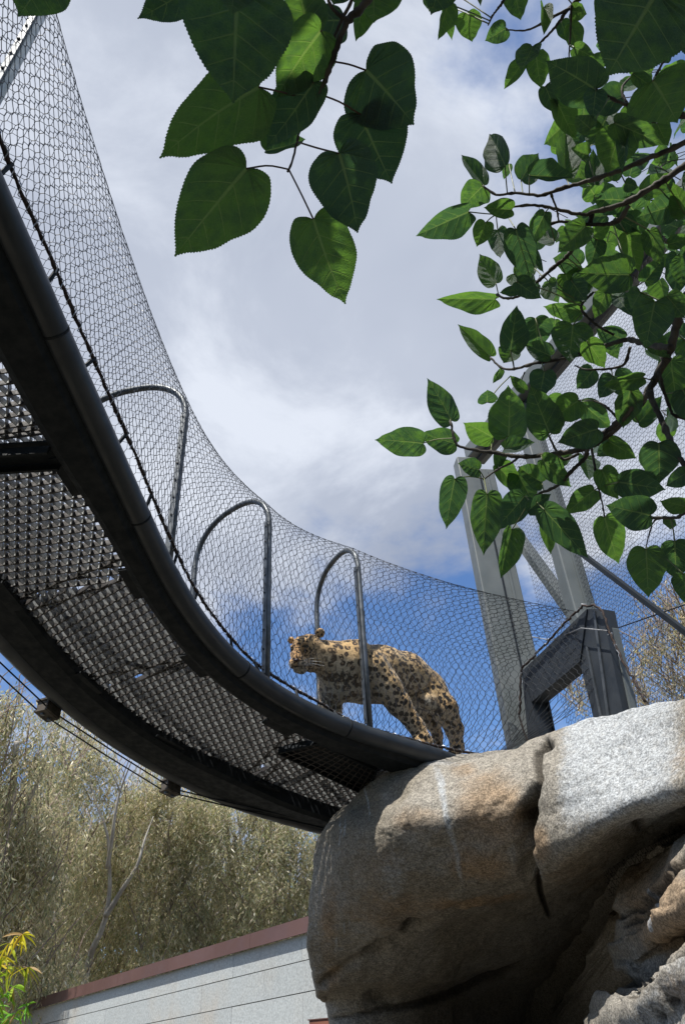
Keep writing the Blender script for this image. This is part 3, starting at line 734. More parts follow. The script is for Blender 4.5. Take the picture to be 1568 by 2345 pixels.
ROWS_A = [
 [(800,1846,5.35),(870,1772,5.25),(960,1744,5.1),(1060,1720,5.0),(1180,1700,4.8),(1260,1670,4.6),(1400,1640,4.25),(1500,1606,4.0),(1680,1592,3.6)],
 [(764,1880,5.2),(850,1825,4.85),(960,1795,4.7),(1060,1775,4.6),(1180,1768,4.42),(1250,1750,4.25),(1400,1715,3.95),(1500,1690,3.75),(1680,1680,3.4)],
 [(737,1915,5.1),(840,1905,4.6),(960,1880,4.42),(1070,1865,4.32),(1190,1860,4.2),(1250,1860,4.05),(1400,1815,3.72),(1500,1775,3.55),(1680,1755,3.25)],
 [(723,2030,5.05),(840,2005,4.62),(960,1985,4.48),(1080,1980,4.42),(1200,1985,4.32),(1262,1985,4.05),(1390,1895,3.72),(1500,1842,3.52),(1680,1805,3.25)],
 [(719,2120,5.1),(850,2090,4.78),(970,2065,4.68),(1090,2050,4.66),(1210,2045,4.75),(1290,2040,4.8),(1410,1955,4.45),(1510,1900,4.25),(1680,1850,4.0)],
 [(722,2180,5.15),(850,2170,4.98),(980,2145,5.0),(1100,2130,5.15),(1220,2125,5.5),(1310,2110,5.9),(1430,2040,5.8),(1520,1990,5.6),(1680,1930,5.3)],
 [(742,2265,5.25),(860,2250,5.2),(980,2235,5.35),(1100,2225,5.8),(1220,2225,6.3),(1320,2220,7.0),(1440,2190,7.2),(1540,2150,7.0),(1680,2100,6.8)],
 [(775,2345,5.45),(870,2345,5.4),(980,2345,5.6),(1100,2340,6.3),(1220,2340,7.0),(1320,2340,7.7),(1440,2330,7.8),(1540,2310,7.6),(1680,2300,7.4)]]
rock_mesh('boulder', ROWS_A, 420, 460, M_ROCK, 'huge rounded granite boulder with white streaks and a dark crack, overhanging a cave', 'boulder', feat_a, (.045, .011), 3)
def feat_b(px, py, P):
    D = np.zeros(len(px)); nz = fbm(P, 8, 3, 51) * 6
    K = np.zeros(len(px))
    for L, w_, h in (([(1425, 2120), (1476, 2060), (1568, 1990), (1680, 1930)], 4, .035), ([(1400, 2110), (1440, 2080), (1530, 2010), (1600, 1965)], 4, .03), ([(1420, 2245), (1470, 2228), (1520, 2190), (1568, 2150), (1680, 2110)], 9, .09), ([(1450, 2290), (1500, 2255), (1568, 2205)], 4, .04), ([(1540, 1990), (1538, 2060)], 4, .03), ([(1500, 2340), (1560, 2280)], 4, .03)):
        d, t = seg_dist(px + nz, py + nz * .5, L); D -= h * np.exp(-(d / w_) ** 2); K = np.maximum(K, .95 * np.exp(-(d / (w_ * 1.7)) ** 2))  # groove shade painted dark as well as cut in
    D += .05 * np.sign(np.sin((py + px * .62 + nz * 1.5) / 23.0)) * .4
    d1, t1 = seg_dist(px, py, [(1482, 2040), (1492, 2080), (1500, 2125)]); d2, t2 = seg_dist(px, py, [(1496, 2050), (1508, 2115)])
    W = np.maximum(.95 * np.exp(-(d1 / 6) ** 2), .8 * np.exp(-(d2 / 3) ** 2)); W = np.maximum(W, .45 * sstep(px + py, 3730, 3790))
    T = np.maximum(.95 * np.exp(-((px - 1510) / 120) ** 2 - ((py - 2080) / 120) ** 2), .65 * np.exp(-((px - 1568) / 60) ** 2 - ((py - 2280) / 70) ** 2))
    return D, np.stack([W, T, K], 1)
ROWS_B = [
 [(1440,2010,4.6),(1480,1978,4.3),(1530,1937,4.0),(1568,1912,3.85),(1700,1850,3.5)],
 [(1418,2060,4.4),(1460,2050,4.0),(1520,2010,3.5),(1568,1980,3.3),(1700,1930,3.0)],
 [(1404,2140,4.3),(1450,2140,3.9),(1510,2110,3.35),(1568,2080,3.1),(1700,2040,2.8)],
 [(1418,2200,4.35),(1455,2205,4.05),(1500,2185,3.75),(1568,2140,3.55),(1700,2100,3.3)],
 [(1426,2240,4.1),(1480,2228,3.6),(1520,2198,3.3),(1575,2155,3.1),(1700,2120,2.85)],
 [(1400,2290,4.0),(1460,2285,3.5),(1520,2265,3.15),(1580,2235,3.0),(1700,2200,2.75)],
 [(1366,2350,3.9),(1430,2355,3.4),(1500,2345,3.1),(1580,2325,2.95),(1700,2300,2.7)]]
rock_mesh('rock_ledge', ROWS_B, 170, 220, M_ROCK, 'layered tan rock ledge beside the cave mouth, below the big boulder', 'rock', feat_b, (.045, .017), 9, lfx=.42)
# ------------------------------------------------------------------ block wall with brown metal coping
def wall():
    W0 = Vector((-.59, 9.02, 0)); W1 = Vector((-6.81, 16.33, 0)); d = (W1 - W0).normalized(); nrm = Vector((-d.y, d.x, 0))
    if nrm.dot(-W0) < 0: nrm = -nrm
    top = EYE.z + 1.36
    t = thing('block_wall', 'pale split block wall with brown metal coping, running away behind the boulder', 'wall', tuple(W0))
    m, g = mat('ground_face_block'); tc = g.node('ShaderNodeNewGeometry').outputs['Position']; oi = g.node('ShaderNodeObjectInfo').outputs['Random']
    st = g.ramp(g.math('ADD', g.noise(tc, .55, 7, .6), g.math('MULTIPLY', g.math('SUBTRACT', oi, .5), .05)), .42, .72)
    c = g.mix(st, (.42, .445, .445), (.45, .405, .34))
    sp = g.ramp(g.noise(tc, 48, 3, .8), .32, .66, .76, 1.17); c = g.mix(1.0, c, g.node('ShaderNodeCombineColor', inp={0: sp, 1: sp, 2: sp}).outputs[0], 'MULTIPLY')
    vv_ = g.ramp(oi, 0, 1, .96, 1.04); c = g.mix(1.0, c, g.node('ShaderNodeCombineColor', inp={0: vv_, 1: vv_, 2: vv_}).outputs[0], 'MULTIPLY')
    out(g, principled(g, c, .9, 0, g.bump(g.noise(tc, 90, 3), .4, .004), .2).outputs[0])
    mj = simple('mortar', (.06, .058, .052), (.11, .105, .095), 6, .95, 0, .3, 50)
    s0, s1 = -1.1, 17.0
    MB().box(W0 + d * (s0 + s1) / 2 - nrm * .10 + ZU * top / 2, s1 - s0, .17, top, (d, nrm, ZU)).build('wall_core', mj, t)
    base = MB().box((0, 0, 0), 1.387, .03, .276, (d, nrm, ZU)); me = bpy.data.meshes.new('block'); me.from_pydata(base.v, [], base.f); me.materials.append(m)
    ch = .285; z = top - .245
    for r in range(5):
        hgt = ch if r else .245; zc = z + hgt / 2 if r == 0 else z + ch / 2; i = 0; s = s0 + (.62 if r % 2 else -.1)
        while s < s1 - .5:
            o = bpy.data.objects.new('block', me); C.objects.link(o); o.parent = t; o.matrix_parent_inverse = parent_inv(t)
            jx = rnd.uniform(-.0025, .0025)
            o.location = W0 + d * (s + .7) + nrm * (jx - .004) + ZU * zc
            if r == 0: o.scale = (1, 1, .245 / .285)
            s += 1.391
        z -= ch
    # coping: fascia segments with a drip edge
    L = 3.55; s = s0 - .3 - 1.0; k = 0
    while s < s1:
        mb = MB(); c0 = W0 + d * (s + L / 2); g_ = .004
        mb.box(c0 + nrm * .055 + ZU * (EYE.z + 1.43 + (.002 if k % 2 else 0)), L - g_, .012, .148, (d, nrm, ZU))
        mb.box(c0 - nrm * .08 + ZU * (EYE.z + 1.506), L - g_, .28, .008, (d, nrm, ZU))
        mb.box(c0 + nrm * .064 + ZU * (EYE.z + 1.360), L - g_, .022, .010, (d, nrm, ZU))
        mb.build('coping', M_CAP, t); s += L; k += 1
wall()
def brown_box():
    c = atd(742, 2345, 6.4); t = thing('metal_post', 'short rust brown metal post end just left of the boulder foot', 'post', (c.x, c.y, 0))
    mb = MB().box((c.x, c.y, (c.z + .02) / 2), .20, .20, c.z + .02, (Vector((.9, -.3, 0)).normalized(), Vector((.3, .9, 0)).normalized(), ZU)); bevel(mb.build('post_body', simple('rust_brown_paint', (.16, .06, .04), (.24, .095, .06), 4, .6), t), .006)
    MB().box((c.x, c.y, c.z + .024), .215, .215, .008, (Vector((.9, -.3, 0)).normalized(), Vector((.3, .9, 0)).normalized(), ZU)).build('post_cap', M_CAP, t)
brown_box()
# ------------------------------------------------------------------ the leopard: one continuous body grown from blended volumes
def surface_nets(Fv, org, h):
    nx, ny, nz = Fv.shape; ins = Fv < 0
    c = np.zeros((nx - 1, ny - 1, nz - 1), int)
    for a in (0, 1):
        for b in (0, 1):
            for d in (0, 1): c += ins[a:nx - 1 + a, b:ny - 1 + b, d:nz - 1 + d]
    act = (c > 0) & (c < 8); idx = -np.ones(act.shape, int); cells = np.argwhere(act); idx[act] = np.arange(len(cells))
    acc_ = np.zeros((len(cells), 3)); cnt = np.zeros(len(cells))
    cor = [(a, b, d) for a in (0, 1) for b in (0, 1) for d in (0, 1)]
    for i in range(8):
        for j in range(i + 1, 8):
            if sum(abs(cor[i][k] - cor[j][k]) for k in range(3)) != 1: continue
            fa = Fv[cells[:, 0] + cor[i][0], cells[:, 1] + cor[i][1], cells[:, 2] + cor[i][2]]; fb = Fv[cells[:, 0] + cor[j][0], cells[:, 1] + cor[j][1], cells[:, 2] + cor[j][2]]
            m = (fa < 0) != (fb < 0); t = np.where(m, fa / np.where(m, fa - fb, 1), 0)
            pa = np.array(cor[i]); pb = np.array(cor[j]); acc_ += np.where(m[:, None], pa + (pb - pa) * t[:, None], 0); cnt += m
    V = (cells + acc_ / cnt[:, None]) * h + org; Q = []
    for ax in range(3):
        o = [k for k in range(3) if k != ax]; sl1 = [slice(None)] * 3; sl2 = [slice(None)] * 3; sl1[ax] = slice(0, -1); sl2[ax] = slice(1, None)
        A_ = ins[tuple(sl1)]; B_ = ins[tuple(sl2)]; e = np.argwhere(A_ != B_)
        e = e[(e[:, o[0]] > 0) & (e[:, o[1]] > 0) & (e[:, o[0]] < Fv.shape[o[0]] - 1) & (e[:, o[1]] < Fv.shape[o[1]] - 1)]
        flip = A_[e[:, 0], e[:, 1], e[:, 2]]; q = []
        for da, db_ in ((0, 0), (1, 0), (1, 1), (0, 1)):
            cc = e.copy(); cc[:, o[0]] -= 1 - da; cc[:, o[1]] -= 1 - db_; q.append(idx[cc[:, 0], cc[:, 1], cc[:, 2]])
        q = np.stack(q, 1)
        if ax == 1: flip = ~flip
        q[~flip] = q[~flip][:, ::-1]; Q.append(q)
    return V, np.vstack(Q)
LD = 5.22
def LZ(x, y, dd=0.0): return atd(609.5 + .3068 * x, 1379.3 + .3068 * y, LD + dd)
LU = .3068 / S / F * LD      # metres per unit
prims = []   # (a, b, ra, rb, blend, zone, belly)
def cap(a, b, ra, rb=None, k=.03, zone=1, op=1):
    rb = ra if rb is None else rb; prims.append((np.array(LZ(*a)), np.array(LZ(*b)), ra * LU, rb * LU, k, zone, op))
def ball(a, r, k=.03, zone=1, op=1): cap(a, (a[0] + .5, a[1], a[2] if len(a) > 2 else 0), r, r, k, zone, op)
# trunk
cap((640, 470, .12), (860, 505, .30), 170, 178, .05)
cap((860, 505, .30), (1040, 545, .42), 180, 172, .05)
cap((1040, 545, .42), (1190, 640, .46), 168, 150, .05)
ball((1245, 700, .46), 118, .05)
cap((560, 600, .08), (720, 600, .18), 150, 158, .05)
cap((740, 620, .2), (900, 610, .3), 140, 165, .05)
ball((660, 355, .12), 62, .05); ball((700, 340, .16), 50, .05)
# neck
cap((370, 385, -.02), (560, 450, .08), 105, 158, .05)
cap((400, 450, -.02), (540, 600, .08), 70, 120, .04)
# near foreleg with shoulder
cap((790, 500, .10), (900, 640, .08), 120, 108, .05, 2); cap((900, 640, .08), (985, 760, .06), 104, 88, .04, 2)
cap((985, 760, .06), (1120, 935, .02), 86, 60, .04, 2); cap((1120, 935, .02), (1165, 1010, -.01), 58, 56, .03, 2)
cap((1140, 1020, -.02), (1205, 1045, -.03), 44, 40, .03, 2); ball((1118, 1035, -.06), 30, .02, 2); ball((1160, 1058, -.07), 28, .02, 2); ball((1205, 1062, -.05), 28, .02, 2)
# far foreleg
cap((470, 640, .10), (480, 790, .10), 84, 78, .05, 2); cap((480, 790, .10), (520, 930, .08), 78, 58, .04, 2); cap((520, 930, .08), (515, 1010, .06), 56, 50, .03, 2); ball((500, 1050, .02), 56, .03, 2)
# far hind leg (dark, inside)
cap((1150, 700, .50), (1235, 880, .50), 110, 72, .05, 2); cap((1235, 880, .50), (1278, 1000, .50), 66, 42, .04, 2); cap((1278, 1000, .5), (1285, 1090, .48), 40, 38, .03, 2)
ball((1270, 1115, .44), 40, .03, 2)
# near hind leg
cap((1230, 690, .40), (1330, 800, .32), 128, 104, .05, 2); cap((1330, 800, .32), (1402, 950, .30), 98, 70, .04, 2); cap((1402, 950, .30), (1425, 1080, .28), 66, 52, .04, 2); cap((1425, 1090, .26), (1400, 1130, .20), 52, 46, .03, 2)
# belly tuft
ball((1190, 735, .28), 70, .04); ball((1225, 760, .26), 50, .03)
# tail hangs behind the hind legs
cap((1290, 660, .56), (1380, 860, .62), 34, 26, .03, 2); cap((1380, 860, .62), (1400, 1020, .60), 26, 24, .03, 2)
# head
ball((322, 335, -.04), 92, .02, 0); ball((262, 318, -.07), 62, .02, 0); ball((360, 400, -.03), 92, .02, 0); ball((300, 420, -.06), 72, .02, 0)
cap((240, 340, -.10), (226, 425, -.17), 34, 30, .015, 0); ball((222, 405, -.13), 40, .015, 0)
ball((210, 462, -.165), 42, .012, 0); ball((262, 458, -.16), 48, .012, 0); ball((232, 500, -.13), 34, .012, 0); ball((262, 500, -.10), 42, .015, 0)
cap((330, 478, -.06), (400, 470, -.02), 50, 52, .02, 0)
ball((205, 340, -.085), 26, .012, 0); ball((205, 395, -.10), 28, .015, 0); ball((258, 300, -.105), 24, .015, 0); ball((305, 296, -.10), 24, .012, 0)
ball((195, 355, -.122), 13, .006, 0, -1); ball((292, 330, -.142), 15, .006, 0, -1)
cap((206, 482, -.19), (252, 486, -.20), 5, 6, .006, 0, -1); cap((252, 486, -.20), (300, 474, -.165), 6, 5, .006, 0, -1); cap((216, 450, -.21), (222, 482, -.205), 4, 4, .005, 0, -1)
# ears (cupped)
ball((186, 288, -.03), 27, .008, 0); ball((402, 232, -.01), 36, .010, 0); ball((180, 290, -.062), 16, .006, 0, -1); ball((395, 236, -.055), 22, .006, 0, -1)
def leopard():
    h = .0085; allp = np.array([p[0] for p in prims] + [p[1] for p in prims]); lo = allp.min(0) - .24; hi = allp.max(0) + .24
    n = np.ceil((hi - lo) / h).astype(int); ax = [lo[k] + np.arange(n[k]) * h for k in range(3)]
    Fv = np.full(n, 1.0)
    for a, b, ra, rb, k, zone, op in prims:
        mr = max(ra, rb) + .07; l2 = np.maximum(((np.minimum(a, b) - mr - lo) / h).astype(int), 0); h2 = np.minimum(((np.maximum(a, b) + mr - lo) / h).astype(int) + 2, n)
        sl_ = tuple(slice(l2[q], h2[q]) for q in range(3)); X, Y, Z = np.meshgrid(*[ax[q][l2[q]:h2[q]] for q in range(3)], indexing='ij', sparse=True)
        ab = b - a; L2 = ab @ ab; t = np.clip(((X - a[0]) * ab[0] + (Y - a[1]) * ab[1] + (Z - a[2]) * ab[2]) / L2, 0, 1)
        d = np.sqrt((X - a[0] - t * ab[0]) ** 2 + (Y - a[1] - t * ab[1]) ** 2 + (Z - a[2] - t * ab[2]) ** 2) - (ra + (rb - ra) * t)
        f = Fv[sl_]
        if op > 0: hh = np.clip(.5 + .5 * (f - d) / k, 0, 1); Fv[sl_] = f * (1 - hh) + d * hh - k * hh * (1 - hh)
        else: hh = np.clip(.5 - .5 * (f + d) / k, 0, 1); Fv[sl_] = f * (1 - hh) - d * hh + k * hh * (1 - hh)
    V, Q = surface_nets(Fv, lo, h)
    # fur relief
    q = V - np.array(EYE); dd = q @ np.array(FW); px = ((342 + F * (q @ np.array(RT)) / dd) * S - 609.5) / .3068; py = ((512 - F * (q @ np.array(UP)) / dd) * S - 1379.3) / .3068
    dist = np.full((3, len(V)), 9.0)
    for a, b, ra, rb, k, zone, op in prims:
        if op < 0: continue
        ab = b - a; t = np.clip(((V - a) @ ab) / (ab @ ab), 0, 1); d = np.linalg.norm(V - a - t[:, None] * ab, axis=1) - (ra + (rb - ra) * t); dist[zone] = np.minimum(dist[zone], d)
    wz = np.exp(-np.maximum(dist, 0) / .022); wz[2] *= 1.0; wz /= wz.sum(0) + 1e-9
    me = bpy.data.meshes.new('body'); me.from_pydata(V.tolist(), [], Q.tolist()); me.update(); me.polygons.foreach_set('use_smooth', [True] * len(me.polygons))
    nrm = np.zeros(len(V) * 3); me.vertices.foreach_get('normal', nrm); nrm = nrm.reshape(-1, 3)
    out_ok = np.mean(np.sum(nrm * (V - V.mean(0)), 1)) > 0
    if not out_ok: me.flip_normals(); nrm = -nrm
    nz = np.array([mnoise.fractal(Vector(v) * 38, .9, 2, 3) for v in V]); V2 = V + nrm * (.0022 * nz)[:, None]; me.vertices.foreach_set('co', V2.ravel())
    # pale belly, chest, muzzle, inner legs
    pale = .75 * sstep(-nrm[:, 2], .05, .75) * (1 - wz[0]) + .9 * np.exp(-((px - 1210) / 60) ** 2 - ((py - 755) / 50) ** 2) + .55 * sstep(py, 600, 740) * (1 - sstep(px, 760, 880)) * wz[1]
    pale += wz[0] * (.95 * np.exp(-((px - 235) / 60) ** 2 - ((py - 515) / 28) ** 2) + .8 * np.exp(-((px - 275) / 45) ** 2 - ((py - 465) / 30) ** 2) + .6 * sstep(py, 470, 540))
    orange = wz[0] * (np.exp(-((px - 235) / 60) ** 2 - ((py - 370) / 60) ** 2) + .5) + .3 * wz[2] * sstep(py, 560, 800)
    dark = np.zeros(len(V))
    for (x, y, rx, ry, a_) in ((224, 436, 24, 15, 1), (188, 356, 17, 13, 1), (290, 330, 22, 15, 1), (262, 360, 10, 10, .35), (225, 484, 40, 5, .8), (285, 478, 40, 5, .6), (290, 352, 10, 14, .5), (398, 470, 26, 14, .8), (200, 380, 8, 20, .3)):
        dark = np.maximum(dark, a_ * np.exp(-(((px - x) / rx) ** 2 + ((py - y) / ry) ** 2) ** 1.5) * (wz[0] > .3) * (nrm @ np.array(FW) < .1))
    dark = np.maximum(dark, .8 * np.exp(-((px - 420) / 16) ** 2 - ((py - 215) / 30) ** 2) * (wz[0] > .3) * .7)
    for nm, arr in (('zone', wz.T), ('coat', np.stack([np.clip(pale, 0, 1), np.clip(orange, 0, 1), dark], 1))):
        a = me.color_attributes.new(nm, 'FLOAT_COLOR', 'POINT'); c4 = np.ones((len(V), 4)); c4[:, :3] = arr; a.data.foreach_set('color', c4.ravel())
    # coat material
    m, g = mat('leopard_coat'); tc = g.node('ShaderNodeTexCoord').outputs['Object']
    wv = g.node('ShaderNodeTexNoise', inp={'Vector': tc, 'Scale': 14.0, 'Detail': 3}); wob = g.vmath('SCALE', g.vmath('SUBTRACT', wv.outputs['Color'], (.5, .5, .5)), .024); P = g.vmath('ADD', tc, wob); wf = g.node('ShaderNodeTexNoise', inp={'Vector': tc, 'Scale': 90.0, 'Detail': 2}); P = g.vmath('ADD', P, g.vmath('SCALE', g.vmath('SUBTRACT', wf.outputs['Color'], (.5, .5, .5)), .014))
    z = g.node('ShaderNodeSeparateColor', inp={0: g.attr('zone', 'Color')}); cs = g.node('ShaderNodeSeparateColor', inp={0: g.attr('coat', 'Color')})
    big = g.noise(tc, 6, 4); c = g.mix(g.ramp(big, .35, .65), (.49, .32, .145), (.57, .40, .21))
    c = g.mix(cs.outputs[1], c, (.52, .30, .13)); c = g.mix(cs.outputs[0], c, (.50, .45, .36))
    # rosettes on the flanks: broken rings with a darker centre
    v1 = g.voro(P, 23.5, 'F1', .8); d1 = v1['Distance']; rn_ = g.noise(P, 34, 2)
    ring = g.math('MULTIPLY', g.ramp(d1, .15, .21), g.ramp(d1, .58, .50)); ring = g.math('MULTIPLY', ring, g.ramp(rn_, .36, .45)); ctr = g.math('MULTIPLY', g.ramp(d1, .30, .2), .3)
    ros = g.math('MAXIMUM', ring, ctr)
    v2 = g.voro(P, 26, 'F1', .75)['Distance']; sol = g.ramp(v2, .50, .42)
    v3 = g.voro(P, 56, 'F1', .8)['Distance']; sm = g.ramp(v3, .46, .36)
    sp = g.math('ADD', g.math('MULTIPLY', ros, z.outputs[1]), g.math('MULTIPLY', sol, g.ramp(z.outputs[2], .35, .6)))
    sp = g.math('ADD', sp, g.math('MULTIPLY', sm, g.ramp(z.outputs[0], .4, .6)), 0, True)
    fade = g.math('SUBTRACT', 1.0, g.math('MULTIPLY', cs.outputs[0], .25)); sp = g.math('MULTIPLY', sp, fade)
    c = g.mix(g.math('MULTIPLY', g.math('MULTIPLY', g.ramp(d1, .5, .25), z.outputs[1]), .55), c, (.34, .21, .11)); brown = g.mix(z.outputs[1], (.010, .008, .007), (.030, .019, .013))
    c = g.mix(sp, c, brown); c = g.mix(cs.outputs[2], c, (.010, .008, .007))
    fine = g.ramp(g.noise(g.vmath('MULTIPLY', tc, (.35, 1.0, 1.0)), 170, 3, .75), .3, .7, .68, 1.3); c = g.mix(1.0, c, g.node('ShaderNodeCombineColor', inp={0: fine, 1: fine, 2: fine}).outputs[0], 'MULTIPLY')
    p = principled(g, c, .8, 0, g.bump(g.noise(tc, 190, 3, .7), .6, .004), .2); p.inputs['Sheen Weight'].default_value = .25; out(g, p.outputs[0])
    base = LZ(900, 1060, .25); t = thing('leopard', 'spotted leopard walking left through the wire tunnel, looking down past the hoop', 'leopard', tuple(base))
    link('body', me, m, t)
    me_ = simple('amber_eye', (.10, .075, .02), (.05, .04, .02), 40, .12, 0, 0, 10); mp = simple('black_gloss', (.004, .004, .004), (.006, .006, .006), 4, .08, 0, 0, 10)
    mw = simple('whisker', (.75, .75, .72), (.85, .85, .82), 4, .5)
    def sph(name, c, r, m, par, n=10):
        mb = MB(); vs = []; fs = []
        for i in range(n + 1):
            for k in range(n * 2):
                a, b = math.pi * i / n, math.pi * k / n; vs.append(Vector(c) + Vector((math.sin(a) * math.cos(b), math.sin(a) * math.sin(b), math.cos(a))) * r)
        for i in range(n):
            for k in range(n * 2): k2 = (k + 1) % (2 * n); fs.append((i * 2 * n + k, (i + 1) * 2 * n + k, (i + 1) * 2 * n + k2, i * 2 * n + k2))
        return mb.add(vs, fs).build(name, m, par, True)
    for (x, y, d_) in ((195, 357, -.100), (292, 332, -.116)):
        e = sph('eye', LZ(x, y, d_), .0125, me_, t); sph('pupil', LZ(x - 3, y + 2, d_ - .0095), .006, mp, e, 6)
    no = MB(); a, b, c_, d_ = LZ(205, 428, -.205), LZ(246, 430, -.205), LZ(228, 450, -.215), LZ(226, 424, -.20)
    no.tube([LZ(207, 434, -.192), LZ(226, 437, -.204), LZ(245, 436, -.192)], [.007, .0125, .007], 8); no.tube([LZ(226, 440, -.206), LZ(224, 452, -.202)], [.008, .004], 6); no.build('nose', simple('nose_skin', (.035, .018, .016), (.06, .03, .026), 30, .35), t, True)
    rw = random.Random(3)
    for k in range(11):
        s_ = LZ(262 + rw.uniform(-12, 14), 448 + k * 3.2, -.195); e_ = LZ(390 + rw.uniform(-40, 60), 425 + k * 7 + rw.uniform(-8, 8), -.17 - rw.uniform(0, .05)); md = (s_ + e_) / 2 + Vector((0, 0, .012))
        MB().tube(cr([tuple(s_), tuple(md), tuple(e_)], 8), [.0007 * (1 - i / 9) for i in range(8)], 4).build('whisker', mw, t)
    for k in range(5):
        s_ = LZ(200, 452 + k * 5, -.19); e_ = LZ(150 + rw.uniform(-6, 12), 470 + k * 12, -.22)
        MB().tube([s_, e_], [.0009, .0004], 4).build('whisker', mw, t)
leopard()
# ------------------------------------------------------------------ eucalyptus behind the wall
def leaf_mat(name, rough=.55, trans=.25):
    m, g = mat(name); c = g.attr('tint', 'Color')
    p = principled(g, c, rough, 0, None, .35); tr = g.node('ShaderNodeBsdfTranslucent', inp={0: g.mix(1.0, c, (1.2, 1.2, .9), 'MULTIPLY')})
    mx = g.node('ShaderNodeMixShader', inp={0: trans, 1: p.outputs[0], 2: tr.outputs[0]}); out(g, mx.outputs[0]); return m
M_EUC = leaf_mat('eucalyptus_leaf', .5, .5); M_BARK = simple('pale_bark', (.30, .27, .24), (.50, .47, .42), 3, .85, 0, .4, 30)
M_TWIG = simple('twig_bark', (.16, .12, .10), (.28, .22, .18), 6, .85, 0, .2, 60)
PAL = np.array([(.150, .145, .100), (.185, .165, .125), (.22, .19, .155), (.080, .090, .060), (.125, .135, .085), (.26, .24, .20), (.135, .115, .10), (.42, .40, .35)])
PW = np.array([.22, .2, .13, .15, .14, .06, .08, .02]); PW /= PW.sum()
def eucalyptus(label, base, trunk, blobs, n_leaf, seed, group='eucalyptus trees behind the block wall', leafL=.13, warm=0.0, wide=1.0):
    rg = np.random.default_rng(seed); t = thing('eucalyptus_tree', label, 'tree', (base.x, base.y, 0), group)
    # crown: hanging strands of narrow leaves in many clumps
    cl = []
    for (c, r) in blobs:
        k = max(6, int(26 * r * r)); v = rg.normal(size=(k, 3)); v /= np.linalg.norm(v, axis=1)[:, None]
        cl.append(np.c_[np.array(c) + v * (r * rg.uniform(.25, 1.0, (k, 1)) ** .6) * [1, 1, 1.1], np.full(k, r * .34) * rg.uniform(.6, 1.3, k)])
    cl = np.vstack(cl); pick = rg.integers(0, len(cl), n_leaf // 9)
    st = cl[pick, :3] + rg.normal(size=(len(pick), 3)) * cl[pick, 3:4] * .55; sw = rg.normal(size=(len(pick), 2)) * .16
    tv = rg.uniform(.75, 1.2, len(cl))[pick]
    m = 9; i = np.repeat(np.arange(len(pick)), m); q = np.tile(np.arange(m), len(pick)) / m
    ln = rg.uniform(.2, .7, len(pick))[i]
    P = st[i] + np.c_[sw[i] * (q * ln)[:, None] * 1.5, -(q * ln)] + rg.normal(size=(len(i), 3)) * .035
    dr = np.c_[rg.normal(size=(len(i), 2)) * .75, -np.ones(len(i))]; dr /= np.linalg.norm(dr, axis=1)[:, None]
    L = leafL * rg.uniform(.55, 1.25, len(i))[:, None]; sd = np.cross(dr, rg.normal(size=(len(i), 3)) * [1, .45, .6]); sd /= np.linalg.norm(sd, axis=1)[:, None]
    W = .0105 * wide * rg.uniform(.7, 1.5, len(i))[:, None]
    V = np.stack([P, P + dr * L * .4 + sd * W, P + dr * L + rg.normal(size=(len(i), 3)) * .01, P + dr * L * .45 - sd * W], 1).reshape(-1, 3)
    Fc = np.arange(len(V)).reshape(-1, 4)
    me = bpy.data.meshes.new('crown'); me.from_pydata(V.tolist(), [], Fc.tolist())
    col = PAL[rg.choice(len(PAL), len(i), p=PW)] * (tv[i] * rg.uniform(.8, 1.2, len(i)))[:, None] * np.array([1.0 + warm, .99, .95 - warm]) * 3.0; c4 = np.ones((len(V), 4)); c4[:, :3] = np.repeat(col, 4, 0)
    a = me.color_attributes.new('tint', 'FLOAT_COLOR', 'POINT'); a.data.foreach_set('color', c4.ravel())
    link('crown', me, M_EUC, t)['kind'] = 'stuff'
    # trunk and limbs
    for k, (L_, r0, r1) in enumerate(trunk):
        pts = [Vector(p) for p in cr(L_, 26)]
        pts = [p + Vector((mnoise.noise(p * 1.2), mnoise.noise(p * 1.2 + Vector((5, 5, 5))), 0)) * .07 * min(1, r0 * 12) for p in pts]
        MB().tube(pts, [r0 + (r1 - r0) * i_ / 25 for i_ in range(26)], 8).build('trunk' if k == 0 else 'limb', M_BARK, t, True)
    tw = MB()
    for q in cl[rg.integers(0, len(cl), 260), :3]:
        q = Vector(q); e = q + Vector((rg.normal() * .35, rg.normal() * .35, rg.uniform(.2, 1.0))); mid = (q + e) / 2 + Vector((rg.normal(), rg.normal(), 0)) * .08
        tw.tube([q - Vector((0, 0, .2)), mid, e], [.014, .010, .005], 4, False)
    tw.build('twigs', M_TWIG, t)['kind'] = 'stuff'
    return t
def B(dx, dy, d, r): return (tuple(atd(dx, dy, d)), r)
def G0(dx, dy, d): p = atd(dx, dy, d); return Vector((p.x, p.y, 0))
eucalyptus('tall drooping grey green eucalyptus at the left edge, nearest the bamboo', G0(-40, 2300, 13),
    [([tuple(G0(-40, 2300, 13)), tuple(atd(-20, 2200, 13)), tuple(atd(10, 1950, 13)), tuple(atd(40, 1700, 13))], .16, .05), ([tuple(atd(10, 2000, 13)), tuple(atd(70, 1830, 13.3)), tuple(atd(120, 1720, 13.5))], .06, .02)],
    [B(-60, 1640, 13, .8), B(45, 1650, 13.3, .75), B(-20, 1780, 13, 1.0), B(75, 1800, 13.5, .9), B(10, 1930, 13, 1.0), B(95, 1960, 13.6, .9), B(20, 2080, 13, 1.0), B(90, 2140, 13.5, .9), B(10, 2230, 13, .9), B(120, 2250, 13.8, .8), B(-60, 2000, 13, 1.2)], 38000, 1)
